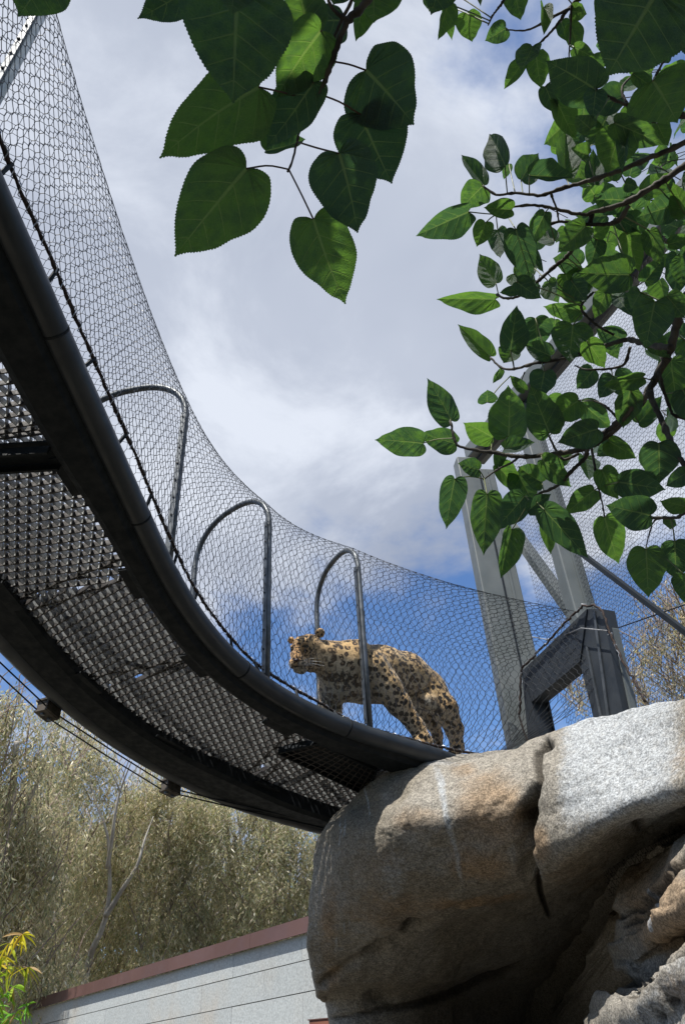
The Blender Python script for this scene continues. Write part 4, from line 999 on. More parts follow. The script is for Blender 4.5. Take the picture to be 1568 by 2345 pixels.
eucalyptus('eucalyptus with a pale forked leaning trunk, middle of the row behind the wall', G0(195, 2330, 15),
    [([tuple(G0(170, 2330, 14.7)), tuple(atd(190, 2270, 14.7)), tuple(atd(205, 2190, 14.7)), tuple(atd(236, 2120, 14.7)), tuple(atd(252, 2020, 14.8)), tuple(atd(246, 1930, 14.9)), tuple(atd(222, 1850, 15.0)), tuple(atd(205, 1780, 15.3))], .12, .012),
     ([tuple(atd(240, 2100, 14.7)), tuple(atd(280, 2040, 14.7)), tuple(atd(312, 1990, 14.7)), tuple(atd(330, 1930, 14.9)), tuple(atd(352, 1870, 15.2))], .06, .008),
     ([tuple(atd(246, 1990, 14.7)), tuple(atd(262, 1880, 14.7)), tuple(atd(276, 1810, 14.9)), tuple(atd(300, 1745, 14.9))], .045, .012),
     ([tuple(atd(276, 1815, 14.8)), tuple(atd(258, 1775, 14.8)), tuple(atd(246, 1745, 14.9))], .02, .008)],
    [B(150, 1700, 15.8, .7), B(230, 1720, 16.2, .6), B(330, 1800, 16.2, .7), B(400, 1820, 16.2, .6), B(190, 1760, 15.5, .75), B(200, 1890, 16, 1.0), B(150, 1860, 16.5, 1.0), B(330, 1900, 16, .95), B(240, 1960, 17, 1.1), B(370, 1840, 16, .6), B(180, 2030, 16, 1.0), B(340, 2020, 16, 1.0), B(290, 2100, 17, 1.1), B(170, 2150, 16.3, .9), B(260, 2210, 17, 1.0), B(350, 2160, 17, 1.0), B(200, 2260, 17, .7), B(400, 1950, 16.6, .9)], 56000, 2)
eucalyptus('dense olive eucalyptus just left of the boulder, above the brown coping', G0(560, 2330, 16),
    [([tuple(G0(540, 2330, 17)), tuple(atd(545, 2150, 17)), tuple(atd(530, 2000, 17)), tuple(atd(520, 1870, 17))], .16, .05), ([tuple(atd(380, 2090, 16)), tuple(atd(440, 1990, 16.2)), tuple(atd(470, 1880, 16.4))], .04, .012)],
    [B(500, 1850, 16.7, .8), B(620, 1880, 16.8, .8), B(740, 1910, 16.8, .8), B(430, 1830, 16.7, .6), B(460, 1870, 16.5, .75), B(540, 1910, 16.5, .9), B(640, 1940, 16.5, .9), B(720, 1960, 16.5, .8), B(460, 1990, 16.5, 1.0), B(580, 2020, 16.5, 1.0), B(690, 2060, 16.5, 1.0), B(780, 2040, 16.5, 1.0), B(420, 2110, 16, 1.0), B(530, 2120, 16.3, 1.0), B(640, 2130, 16.5, .9), B(760, 2140, 16.5, .8), B(440, 2190, 16.5, .9)], 58000, 3, warm=-.02)
eucalyptus('sparse brownish eucalyptus in the second row, seen through gaps under the walkway', G0(300, 2330, 23),
    [([tuple(G0(300, 2330, 23)), tuple(atd(310, 2000, 23)), tuple(atd(290, 1800, 23))], .2, .06)],
    [B(120, 2000, 22, 1.5), B(260, 1990, 22, 1.5), B(420, 1990, 22, 1.4), B(560, 2040, 22, 1.5), B(700, 2060, 22, 1.4), B(60, 2130, 22, 1.6), B(220, 2150, 22, 1.5), B(400, 2160, 22, 1.5), B(560, 2150, 22, 1.4), B(20, 1900, 22, 1.3), B(320, 1870, 22, .9), B(460, 1900, 22, .9), B(110, 1790, 22, .8), B(100, 2260, 22, 1.3)], 70000, 4, leafL=.22, wide=2.1)
eucalyptus('thin bare brown tree far behind the wire mesh at the right edge', G0(1620, 1800, 15),
    [([tuple(G0(1620, 1900, 15)), tuple(atd(1600, 1600, 15)), tuple(atd(1560, 1400, 15))], .14, .04)],
    [B(1560, 1420, 15, .8), B(1500, 1500, 15, .6), B(1580, 1530, 15, .9), B(1640, 1450, 15, 1.2), B(1440, 1590, 15.5, .5), B(1320, 1580, 16, .4), B(1520, 1620, 15, .8), B(1600, 1650, 15, 1.)], 9000, 5, group='trees behind the enclosure', warm=.06)

# ------------------------------------------------------------------ yellow-green bamboo at the lower left
def bamboo():
    c = atd(-30, 2400, 5.2); t = thing('bamboo_plant', 'yellow green bamboo leaning in at the lower left corner', 'bamboo', (c.x, c.y, 0)); rg = random.Random(5)
    ml, g = mat('bamboo_leaf'); col = g.attr('tint', 'Color'); p = principled(g, col, .5, 0, None, .3)
    tr = g.node('ShaderNodeBsdfTranslucent', inp={0: g.mix(1.0, col, (1.3, 1.25, .6), 'MULTIPLY')}); out(g, g.node('ShaderNodeMixShader', inp={0: .4, 1: p.outputs[0], 2: tr.outputs[0]}).outputs[0])
    ms = simple('bamboo_stem', (.30, .26, .10), (.36, .22, .14), 8, .5)
    stems = [[(-60, 2500, 5.2), (-30, 2300, 5.2), (5, 2190, 5.15), (30, 2152, 5.1), (52, 2142, 5.1)], [(-60, 2500, 5.2), (-40, 2320, 5.2), (0, 2235, 5.1), (35, 2215, 5.05), (62, 2218, 5.0)], [(-60, 2500, 5.3), (-20, 2400, 5.2), (10, 2350, 5.1), (40, 2320, 5.0), (60, 2305, 5.0)], [(-60, 2480, 5.3), (-30, 2360, 5.3), (0, 2290, 5.2), (30, 2262, 5.2)], [(-60, 2480, 5.3), (-40, 2340, 5.3), (-20, 2260, 5.2), (-5, 2210, 5.2)], [(-20, 2500, 5.2), (0, 2400, 5.1), (25, 2360, 5.05), (60, 2372, 5.05)]]
    node_ = []
    for L in stems:
        P = cr([tuple(atd(*q)) for q in L], 20); MB().tube(P, [.006 - .0045 * i / 19 for i in range(20)], 6).build('stem', ms, t, True)
        node_ += [(Vector(P[k]), (Vector(P[k]) - Vector(P[k - 2])).normalized()) for k in range(8, 20)] + [(Vector(P[-1]), (Vector(P[-1]) - Vector(P[-4])).normalized())] * 2
    cnt = 0
    for p, dr in node_:
        yel = max(0, min(1, (disp_of(p)[1] - 2290) / -120))
        for k in range(rg.choice((3, 4, 5))):
            if cnt > 290: break
            d = (dr * rg.uniform(.1, .8) + Vector((rg.uniform(-.8, .9), rg.uniform(-.8, .8), rg.uniform(-1.1, .25)))).normalized(); L = rg.uniform(.07, .135)
            s = d.cross(Vector((rg.uniform(-1, 1), rg.uniform(-1, 1), rg.uniform(-.3, 1)))).normalized(); wv = L * .075; u = s.cross(d)
            V = []; Fc = []
            for i in range(6):
                q = i / 5; w_ = wv * math.sin(math.pi * (q * .93 + .05)) ** .8; c_ = p + d * (L * q) - ZU * (L * .35 * q * q); V += [c_ - s * w_ + u * w_ * .3, c_, c_ + s * w_ + u * w_ * .3]
            for i in range(5):
                o = i * 3; Fc += [(o, o + 1, o + 4, o + 3), (o + 1, o + 2, o + 5, o + 4)]
            me = bpy.data.meshes.new('leaf'); me.from_pydata([tuple(v) for v in V], [], Fc)
            a = me.color_attributes.new('tint', 'FLOAT_COLOR', 'POINT'); y_ = min(1, max(0, yel + rg.uniform(-.35, .35)))
            cc = (lerp(.16, .62, y_) * rg.uniform(.85, 1.15), lerp(.40, .52, y_), .035, 1)
            if rg.random() < .06: cc = (.45, .30, .14, 1)
            a.data.foreach_set('color', list(cc) * len(V)); link('leaf', me, ml, t); cnt += 1
bamboo()
# ------------------------------------------------------------------ mulberry foliage
OUTL = [(0, 0), (.10, -.065), (.24, -.085), (.36, -.02), (.44, .10), (.475, .25), (.462, .41), (.392, .57), (.29, .72), (.168, .86), (.06, .957), (0, 1.03)]
def leaf_mesh(seed, fold, curl, wave, hi=True):
    rg = random.Random(seed); n = 104 if hi else 40; m = 6 if hi else 4
    V = []; Fc = []; UV = []
    sides = []
    for sg in (-1, 1):
        O = [(x * (1 + rg.uniform(-.05, .05)), y + rg.uniform(-.012, .012)) for x, y in OUTL]; O[0] = (0, 0); O[-1] = (0, 1.03)
        R = cr([(x, y, 0) for x, y in O], n + 1)[:, :2]
        P = []
        for i in range(n + 1):
            x, y = R[i]; a = R[max(i - 1, 0)]; b = R[min(i + 1, n)]; tx, ty = b[0] - a[0], b[1] - a[1]; L = math.hypot(tx, ty) + 1e-9
            am = .0050 * (1 if i % 2 else -.8) * (1 + rg.uniform(-.4, .4)) * (0 if i in (0, n) else 1) * min(1, i / 5)
            ox, oy = ty / L * am, -tx / L * am; x2 = max(0, x + ox); y2 = y + oy + (am * .6 if i % 2 else 0)
            row = []
            ym = max(0.0, y - .62 * x) if y > 0 else 0.0
            if i == n: ym = 1.03
            for k in range(m + 1):
                q = k / m; xx = x2 * q; yy = ym + (y2 - ym) * q ** 1.12
                vn = math.cos(2 * math.pi * (i / n * 9.0 + .0)); z = -fold * xx - curl * yy * yy + wave * .045 * math.sin(yy * 9 + sg * 1.3 + seed) * (xx / .45) ** 1.5
                z += .0085 * vn * math.sin(math.pi * min(q, .92)) * min(1, i / 6) + .004 * (1 if k == 0 else 0)
                z -= .5 * wave * .2 * (xx / .45) ** 3 * (.5 + .5 * math.sin(seed * 2.1 + sg))
                row.append((sg * xx, yy, z)); UV.append((q, i / n * 9.0))
            P.append(row)
        o = len(V)
        for r in P: V += r
        for i in range(n):
            for k in range(m):
                a, b, c_, d = o + i * (m + 1) + k, o + i * (m + 1) + k + 1, o + (i + 1) * (m + 1) + k + 1, o + (i + 1) * (m + 1) + k
                Fc.append((a, b, c_, d) if sg > 0 else (d, c_, b, a))
    me = bpy.data.meshes.new('leaf'); me.from_pydata(V, [], Fc); me.update(); me.polygons.foreach_set('use_smooth', [True] * len(me.polygons))
    uv = me.uv_layers.new(name='vein'); li = np.zeros(len(me.loops), int); me.loops.foreach_get('vertex_index', li); uv.data.foreach_set('uv', np.array(UV)[li].ravel()); return me
def mulberry_leaf_material():
    m, g = mat('mulberry_leaf'); uv = g.node('ShaderNodeUVMap', uv_map='vein').outputs[0]; sp = g.node('ShaderNodeSeparateXYZ', inp={0: uv}); u, v = sp.outputs[0], sp.outputs[1]
    tc = g.node('ShaderNodeTexCoord').outputs['Object']; oi = g.node('ShaderNodeObjectInfo').outputs['Random']
    fr = g.math('ABSOLUTE', g.math('SUBTRACT', g.math('FRACT', g.math('ADD', v, .5)), .5))          # 0 on a side vein
    side = g.ramp(fr, g.math('SUBTRACT', .075, g.math('MULTIPLY', u, .045)), 0.0); side = g.math('MULTIPLY', side, g.ramp(u, .99, .80)); side = g.math('MULTIPLY', side, g.ramp(v, .3, .6))
    mid = g.ramp(u, .065, .02); net = g.voro(tc, 26, 'DISTANCE_TO_EDGE')['Distance']; nt = g.math('MULTIPLY', g.ramp(net, .07, .0), .28)
    vein = g.math('MAXIMUM', g.math('MAXIMUM', side, mid), nt, clamp=True)
    blot = g.noise(tc, 4.0, 5, .6); age = g.ramp(oi, 0, 1, -.5, .5)
    f = g.math('ADD', g.ramp(blot, .3, .7), age, clamp=True)
    under = g.mix(f, (.052, .086, .085), (.066, .104, .088)); under = g.mix(g.math('MULTIPLY', vein, .7), under, (.17, .23, .15))
    upper = g.mix(f, (.022, .066, .020), (.040, .100, .026)); upper = g.mix(g.math('MULTIPLY', vein, .4), upper, (.10, .17, .06))
    geo = g.node('ShaderNodeNewGeometry'); c = g.mix(geo.outputs['Backfacing'], upper, under)
    spots = g.ramp(g.noise(g.vmath('ADD', tc, g.node('ShaderNodeCombineXYZ', inp={0: g.math('MULTIPLY', oi, 31.0), 1: 0.0, 2: 0.0}).outputs[0]), 9, 3, .6), .70, .74); c = g.mix(g.math('MULTIPLY', spots, .5), c, (.03, .025, .01))
    h = g.math('ADD', g.math('MULTIPLY', vein, -.5), g.math('MULTIPLY', g.noise(tc, 50, 4), .35))
    bm = g.bump(h, .55, .012)
    p = principled(g, c, g.ramp(g.noise(tc, 9, 3), .3, .7, .42, .6), 0, bm, .35)
    tcol = g.mix(f, (.056, .140, .042), (.145, .31, .036)); tcol = g.mix(g.math('MULTIPLY', vein, .5), tcol, (.30, .42, .10))
    tr = g.node('ShaderNodeBsdfTranslucent', inp={0: tcol}); g.set(tr.inputs['Normal'], bm)
    out(g, g.node('ShaderNodeMixShader', inp={0: .46, 1: p.outputs[0], 2: tr.outputs[0]}).outputs[0]); return m
M_LEAF = mulberry_leaf_material()
M_PET = simple('green_petiole', (.10, .13, .05), (.15, .16, .07), 10, .5)
M_PETR = simple('reddish_petiole', (.07, .035, .03), (.10, .06, .04), 10, .5)
M_BR = simple('mulberry_bark', (.022, .020, .018), (.10, .09, .078), 16, .8, 0, .5, 160, .3, .003)
LEAFS = [leaf_mesh(s, f_, c_, w_) for s, f_, c_, w_ in ((1, .10, .10, .5), (2, .22, .18, .8), (3, .35, .10, 1.0), (4, .15, .30, .7), (5, .05, .22, 1.2), (6, .55, .15, .9), (7, .18, .45, 1.3), (8, .42, .28, 1.1))]
LEAFL_ = [leaf_mesh(10 + s, .2 + .1 * s, .15, .9, False) for s in range(4)]
for q_ in LEAFS + LEAFL_: q_.materials.append(M_LEAF)
def put_leaf(parent, base, tip, width, roll=0.0, mesh=None, mirror=False, gut=None):
    """base, tip: world points; width in metres; roll turns the blade about its midrib"""
    base, tip = Vector(base), Vector(tip); y = tip - base; L = y.length; y.normalize(); vw = (base - EYE).normalized()
    x = y.cross(vw).normalized(); z = x.cross(y).normalized()          # z: away from ... towards the camera side below
    if z.dot(vw) < 0: x, z = -x, -z                                     # upper side of the leaf looks away (up), lower side to the viewer
    c, s = math.cos(roll), math.sin(roll); x, z = x * c + z * s, z * c - x * s
    o = bpy.data.objects.new('leaf', mesh); C.objects.link(o); o.parent = parent
    w_ = width / .95 / max(.6, math.cos(roll)); M = Matrix((x * w_ * (-1 if mirror else 1), y * L / 1.03, z * (L + w_) / 2)).transposed().to_4x4(); M.translation = base
    o.matrix_parent_inverse = Matrix.Identity(4); o.matrix_basis = parent_inv(parent) @ M; return o
def petiole(parent, a, b, mesh_m=None, r=.0011, sag=.1):
    a, b = Vector(a), Vector(b); mid = (a + b) / 2 + ZU * (a - b).length * sag
    return cr([tuple(a), tuple(mid), tuple(b)], 7), r
def branch_obj(tree, px, r0, r1, name='branch', seed=0, n=None, tr=None):
    P3_ = [tuple(atd(*q)) for q in px]; n = n or max(12, len(px) * 7); R = cr(P3_, n); rg = random.Random(seed); rs = []
    for i in range(n):
        R[i] += np.array([rg.uniform(-1, 1) for _ in range(3)]) * r0 * .16; rs.append((r0 + (r1 - r0) * i / (n - 1)) * (1.35 if rg.random() < .16 else 1) * rg.uniform(.93, 1.07))
    mb = MB().tube(R, rs, 9); o = mb.build(name, M_BR, tree, True); return o, R
def grow(tree, branches, leaves, xf, dep, pet_m, seed, size=1.0):
    """branches: (points in the local picture frame, depths...) ; leaves attached to the nearest branch"""
    rg = random.Random(seed); BR = []
    for pts, d0, d1, r0, r1 in branches:
        n = len(pts); px = [(*xf(*p), d0 + (d1 - d0) * i / (n - 1)) for i, p in enumerate(pts)]; o, R = branch_obj(tree, px, r0, r1, seed=rg.randint(0, 999)); BR.append([o, R, MB()])
    for k, lf in enumerate(leaves):
        bx, by, tx, ty, w_ = lf[:5]; opt = lf[5] if len(lf) > 5 else {}
        b = xf(bx, by); t = xf(tx, ty); wd = w_ * xf.k
        # nearest branch point in the picture
        best = None
        for q in BR:
            for p in q[1][::2]:
                d2 = disp_of(p); e = math.hypot(d2[0] - b[0], d2[1] - b[1])
                if best is None or e < best[0]: best = (e, q, Vector(p))
        q = best[1]; dp = depth(best[2]) if best[0] < 160 else dep
        dd = opt.get('d', dp + rg.uniform(-.10, .12)); slope = opt.get('s', rg.uniform(-.04, .07))
        L2 = math.hypot(t[0] - b[0], t[1] - b[1]) / S / F * dd
        base = atd(*b, dd); tip = atd(*t, dd + slope)
        fold = opt.get('m', None); roll = opt.get('r', rg.choice((-1, 1)) * rg.uniform(.05, .5))
        ratio = wd / max(1, math.hypot(t[0] - b[0], t[1] - b[1])); mi = fold if fold is not None else (rg.choice((1, 2, 5, 7)) if ratio < .62 else rg.choice((0, 1, 2, 3, 4, 6, 7)))
        put_leaf(q[0], base, tip, wd / S / F * dd, roll, LEAFS[mi], rg.random() < .5)
        if best[0] < 190 and not opt.get('np'):
            R_, r_ = petiole(None, best[2], base, sag=rg.uniform(-.05, .12)); q[2].tube(R_, [.0013 * size] * 7, 5)
    for o, R, mb in BR:
        if mb.v: mb.build('petiole', pet_m, o, True)['kind'] = 'stuff'
    return BR
class XF:
    def __init__(s, k, ox, oy): s.k, s.ox, s.oy = k, ox, oy
    def __call__(s, x, y): return (s.ox + s.k * x, s.oy + s.k * y)

# ---- spray hanging in from above, top centre (close to the lens)
treeA = thing('mulberry_tree', 'mulberry tree overhead, big shaded leaves hanging in at the top centre and corners', 'tree', (.9, -1.6, 0))
X3 = XF(.4705, 320.8, 0)
brA = [([(1210, -170), (1110, 0), (1010, 100), (965, 210), (920, 340), (868, 478)], .95, 1.0, .0062, .0024),
       ([(1040, -120), (1030, 0), (985, 90), (930, 215), (830, 420), (770, 660), (742, 780), (718, 838)], .97, 1.06, .0026, .0014),
       ([(1010, 100), (935, 40), (900, -60)], .95, .92, .003, .0016),
       ([(500, -320), (450, -200), (430, -110)], .86, .84, .004, .002), ([(60, -300), (300, -260), (520, -300), (900, -320), (1210, -170)], .9, .95, .006, .0055),
       ([(-900, -260), (-500, -300), (60, -300)], .95, .9, .004, .006)]
lfA = [(475, -60, 443, 535, 535, dict(d=.84, s=.0, r=.12, m=0, np=1)), (470, -190, 430, 128, 260, dict(d=.80, s=.0, r=.1, m=3, np=1)),
       (578, 425, 85, 700, 330, dict(d=.95, s=.04, r=.55, m=4)), (330, -110, 5, 106, 230, dict(d=.88, s=.02, r=-.3, m=1)), (-440, -150, -590, 105, 300, dict(d=.93, s=.0, r=-.2, m=1)),
       (815, 155, 770, -100, 240, dict(d=1.04, s=-.02, r=.3, m=0)), (985, 100, 770, 90, 180, dict(d=1.05, s=.03, r=.6, m=1)), (878, 150, 636, 462, 265, dict(d=.97, s=.03, r=.45, m=1)), (843, 402, 628, 737, 225, dict(d=1.0, s=.03, r=-.35, m=1)),
       (1098, 342, 1352, 590, 390, dict(d=1.02, s=.02, r=-.2, m=3)), (1072, 558, 1216, 902, 355, dict(d=1.04, s=.03, r=.3, m=0)), (968, 748, 1092, 1142, 325, dict(d=1.0, s=.02, r=-.25, m=3)),
       (843, 1068, 972, 1484, 310, dict(d=1.03, s=.04, r=.3, m=4)), (518, 822, 162, 1228, 395, dict(d=1.0, s=.05, r=.35, m=0)), (610, 735, 800, 700, 115, dict(d=1.08, s=.02, r=.7, m=5, np=1)),
       (1100, -40, 1040, 200, 130, dict(d=1.05, s=.03, r=.5, m=2)), (1140, -90, 1125, 118, 260, dict(d=1.0, s=.02, r=.3, m=1)), (960, -90, 930, 40, 160, dict(d=1.0, s=.0, m=1)), (1480, -130, 1405, 78, 190, dict(d=1.0, s=.02, m=1, r=.2))]
grow(treeA, brA, lfA, X3, 1.0, M_PETR, 11)
X5 = XF(.4272, 898, 0); X6 = XF(.4681, 834, 641.6)
brB = [([(1900, -300), (1568, -120), (1440, -60)], .85, .82, .006, .003), ([(1900, 300), (1640, 210), (1480, 300), (1397, 432)], 1.0, 1.05, .003, .0015)]
grow(treeA, brB, [(1415, -40, 1133, 430, 560, dict(d=.80, s=.02, r=.1, m=0, np=1)), (1397, 434, 1530, 620, 330, dict(d=1.02, s=.03, r=-.3, m=4)), (1650, -60, 1600, 380, 400, dict(d=.85, s=.02, r=.2, m=3, np=1))], X5, .9, M_PET, 12)

# ---- the leafy mass on the right
treeB = thing('mulberry_tree', 'sunlit mulberry tree whose leafy branches reach in along the right edge', 'tree', (3.4, 1.0, 0))
b5 = [([(1800, 640), (1568, 765), (1350, 860), (1150, 940), (950, 1000), (790, 1047), (680, 1035), (565, 1045), (485, 1000)], 1.75, 1.95, .008, .0025),
      ([(1800, 720), (1568, 890), (1400, 1000), (1240, 1092), (1070, 1140), (1000, 1150), (800, 1105), (650, 1110), (560, 1150)], 1.85, 2.0, .010, .0022),
      ([(1270, 1100), (1200, 1190), (1050, 1205), (900, 1190), (790, 1225)], 1.9, 2.0, .006, .003),
      ([(1070, 1140), (1050, 1215), (940, 1370), (870, 1430), (790, 1500), (680, 1588), (600, 1600), (560, 1580)], 1.95, 2.05, .006, .003),
      ([(1800, 630), (1568, 620), (1330, 580), (1200, 540), (1085, 475)], 1.5, 1.45, .008, .002),
      ([(640, -80), (600, 0), (540, 80), (513, 135)], 1.8, 1.85, .004, .0018), ([(1150, -120), (960, 30), (880, 140), (820, 200), (750, 270)], 1.75, 1.85, .006, .002),
      ([(960, 30), (955, 160), (945, 330)], 1.75, 1.8, .003, .0015), ([(1000, 20), (860, 90), (730, 160), (610, 160)], 1.75, 1.9, .004, .0015),
      ([(850, 1040), (880, 1120), (890, 1180)], 1.9, 1.95, .003, .002), ([(1280, 600), (1230, 480), (1290, 400)], 1.5, 1.55, .003, .002), ([(1700, 560), (1480, 650), (1390, 660)], 1.8, 1.8, .004, .002)]
l5 = [(250,-80,200,80,140),(300,20,232,208,80,dict(r=.7,m=5)),(292,30,312,218,70),(400,72,425,226,140,dict(m=3)),(480,-90,480,55,60),(607,152,492,225,110),(650,-60,690,95,130),(850,-120,875,42,200,dict(d=1.6)),(960,60,1050,70,92),
 (1180,10,1105,130,150),(810,40,800,208,75),(750,250,690,405,115),(700,330,600,482,85),(905,120,950,238,85),(955,130,1000,275,100),(975,255,1085,305,90),(1080,290,1060,430,140),(1086,478,820,300,240,dict(d=1.45,m=1,r=.3)),
 (880,535,965,748,125),(820,465,880,600,95),(770,290,790,480,130),(1090,490,1070,655,120),(1060,690,972,608,100),(1218,702,1150,932,225,dict(m=0,r=.1,d=1.75)),(1245,660,1250,955,75),(1190,660,1448,765,150,dict(m=1)),(1420,665,1475,790,90),
 (1290,590,1215,650,80),(1290,395,1400,470,80),(605,890,537,728,140,dict(m=2,r=.5)),(492,995,375,853,85,dict(m=5)),(482,1000,372,1100,150,dict(m=4,r=.4)),(407,1137,125,1258,165,dict(m=2,r=.35)),(500,1195,452,1330,110),(625,880,600,945,50),
 (690,965,760,850,150),(735,940,965,962,95,dict(m=5,r=.6)),(925,945,920,720,130),(1050,832,950,800,85),(1085,990,1070,868,100),(1248,1075,1072,1055,145),(1250,985,1322,1000,75),(1340,1030,1482,948,120),(1515,1100,1288,1165,155,dict(r=.2)),
 (818,1140,735,1310,105),(640,1125,485,1120,105),(662,1232,742,1502,165,dict(m=0,d=1.9)),(565,1235,590,1400,105),(555,1520,480,1378,125),(870,1295,758,1238,95),(1035,1215,880,1365,150,dict(m=0)),(1065,1270,1165,1205,85),(1100,1290,1060,1425,110),
 (1200,1165,1322,1235,90),(1255,1255,1310,1452,130),(1380,1240,1455,1400,110),(1480,1310,1600,1280,80),(1568,1150,1508,975,110),(1010,1420,848,1392,140,dict(m=3)),(1062,1500,918,1600,130),(1272,1475,992,1470,210,dict(m=1,d=1.8)),(740,1420,770,1480,60),
 (722,1305,825,1472,70),(650,1468,785,1545,125),(552,1605,240,1597,118,dict(m=2,r=.4)),(680,1550,585,1562,58),(835,1510,885,1622,90),(1012,1670,813,1620,108,dict(r=.5))]
BR5 = grow(treeB, b5, l5, X5, 1.85, M_PET, 21, 1.3)
b6 = [([(1800, -200), (1650, 0), (1568, 90), (1530, 200), (1500, 330), (1440, 450), (1390, 545), (1320, 640), (1200, 752), (1080, 825), (900, 856), (750, 865), (600, 840), (460, 810), (420, 690)], 1.6, 2.1, .0125, .003),
      ([(1395, 560), (1340, 600), (1250, 690), (1150, 770)], 1.75, 1.85, .009, .006), ([(1290, 290), (1150, 330), (1000, 380), (850, 405), (760, 430), (680, 435), (615, 380)], 1.8, 2.05, .006, .0025), ([(1500, 330), (1400, 320), (1290, 290)], 1.65, 1.8, .007, .006),
      ([(1390, 545), (1440, 660), (1480, 750), (1530, 850), (1600, 960), (1680, 1100)], 1.75, 1.6, .007, .005), ([(760, 865), (720, 895), (650, 930), (580, 980)], 2.0, 2.05, .0035, .002), ([(1090, 825), (1080, 870), (1020, 930), (940, 1010), (850, 1050), (790, 1105)], 1.9, 1.98, .0055, .003),
      ([(1110, 820), (1125, 900), (1135, 980), (1160, 1080), (1175, 1160)], 1.88, 1.85, .0035, .0015), ([(1440, 450), (1470, 560), (1500, 640), (1520, 665), (1600, 690)], 1.7, 1.7, .004, .003), ([(1750, 1050), (1568, 1140), (1520, 1165), (1400, 1165)], 1.6, 1.65, .005, .003),
      ([(1520, 1165), (1425, 1175), (1395, 1240), (1375, 1318)], 1.65, 1.65, .002, .0013), ([(1120, 60), (1060, 130), (1100, 190), (1150, 230), (1220, 270)], 1.9, 1.9, .003, .003), ([(1300, 330), (1260, 420), (1100, 440), (1030, 420)], 1.85, 1.95, .004, .002), ([(1050, 850), (980, 880), (940, 840), (900, 760)], 1.95, 2.0, .004, .003),
      ([(785, 450), (760, 500), (715, 470)], 2.0, 2.0, .0015, .001), ([(1250, 690), (1180, 620), (1120, 590)], 1.85, 1.9, .004, .002)]
l6 = [(715,345,742,128,140,dict(m=2)),(836,188,850,337,150,dict(m=0,r=.1)),(1020,222,1000,412,195,dict(m=0,r=.1)),(1265,290,1135,238,115),(617,375,460,225,90,dict(m=2)),(722,345,680,412,110),(910,372,785,315,95),(670,440,625,500,38),(785,540,713,468,55),
 (1090,300,1160,402,115),(1420,108,1368,352,190,dict(m=0,r=.15,d=1.6)),(427,690,322,486,130,dict(m=1,r=.3)),(287,800,55,770,150,dict(m=4,r=.3)),(446,802,290,748,125,dict(m=3)),(630,772,483,682,120,dict(m=1)),(705,765,724,528,195,dict(m=3,r=.3)),(600,600,600,532,95),
 (905,748,806,512,170,dict(m=0,d=1.85)),(880,450,855,592,130),(1048,590,925,672,150),(685,826,835,800,85),(560,930,450,900,92),(442,975,392,1208,135,dict(m=1,r=.3)),(600,1050,575,1342,158,dict(m=1,r=.2,d=1.85)),(782,1060,648,1222,140,dict(m=3)),(720,1225,655,1457,118,dict(m=5,r=.4)),
 (665,845,645,932,60),(650,905,752,1035,100),(868,990,738,920,120),(875,1140,905,1342,90,dict(m=2)),(880,1125,1086,1356,150,dict(m=0,r=.1,d=1.85)),(1125,1030,985,1132,115),(1175,1163,1230,1372,150,dict(m=1,r=.2)),(1397,1152,1172,1100,175,dict(m=0,r=.1,d=1.62)),
 (1245,990,1455,1022,155,dict(m=0,d=1.7)),(1160,930,1232,1072,120),(1440,800,1442,985,190,dict(m=0,r=.1,d=1.65)),(1195,790,1336,870,100),(1568,950,1455,1015,95),(1378,1320,1388,1552,182,dict(m=0,r=.05,d=1.62)),(1518,1280,1520,1450,160,dict(m=1,r=.2,d=1.62)),
 (1568,1110,1438,1075,90),(1495,1165,1500,1212,60),(1360,478,1163,505,85),(1300,540,1262,702,130),(1500,395,1530,665,155,dict(m=0)),(1400,290,1490,385,95),(1215,475,1140,598,100),(1180,60,1130,185,90),(1240,85,1310,190,105),(1010,0,1090,112,125),(745,10,855,95,95),
 (900,15,950,108,95),(1140,730,948,790,145,dict(m=0)),(1230,795,1120,868,85),(870,880,1000,1010,115),(800,1130,880,1062,85),(1560,1440,1580,1580,110),(1060,600,1180,700,120),(980,690,900,640,90),(1340,700,1440,600,110),(1560,540,1640,700,150),(1568,300,1650,420,140),(930,900,1010,850,80),(1120,440,1050,530,110),(1480,80,1568,180,130),(1350,60,1290,160,110)]
BR6 = grow(treeB, b6, l6, X6, 1.85, M_PET, 22, 1.3)
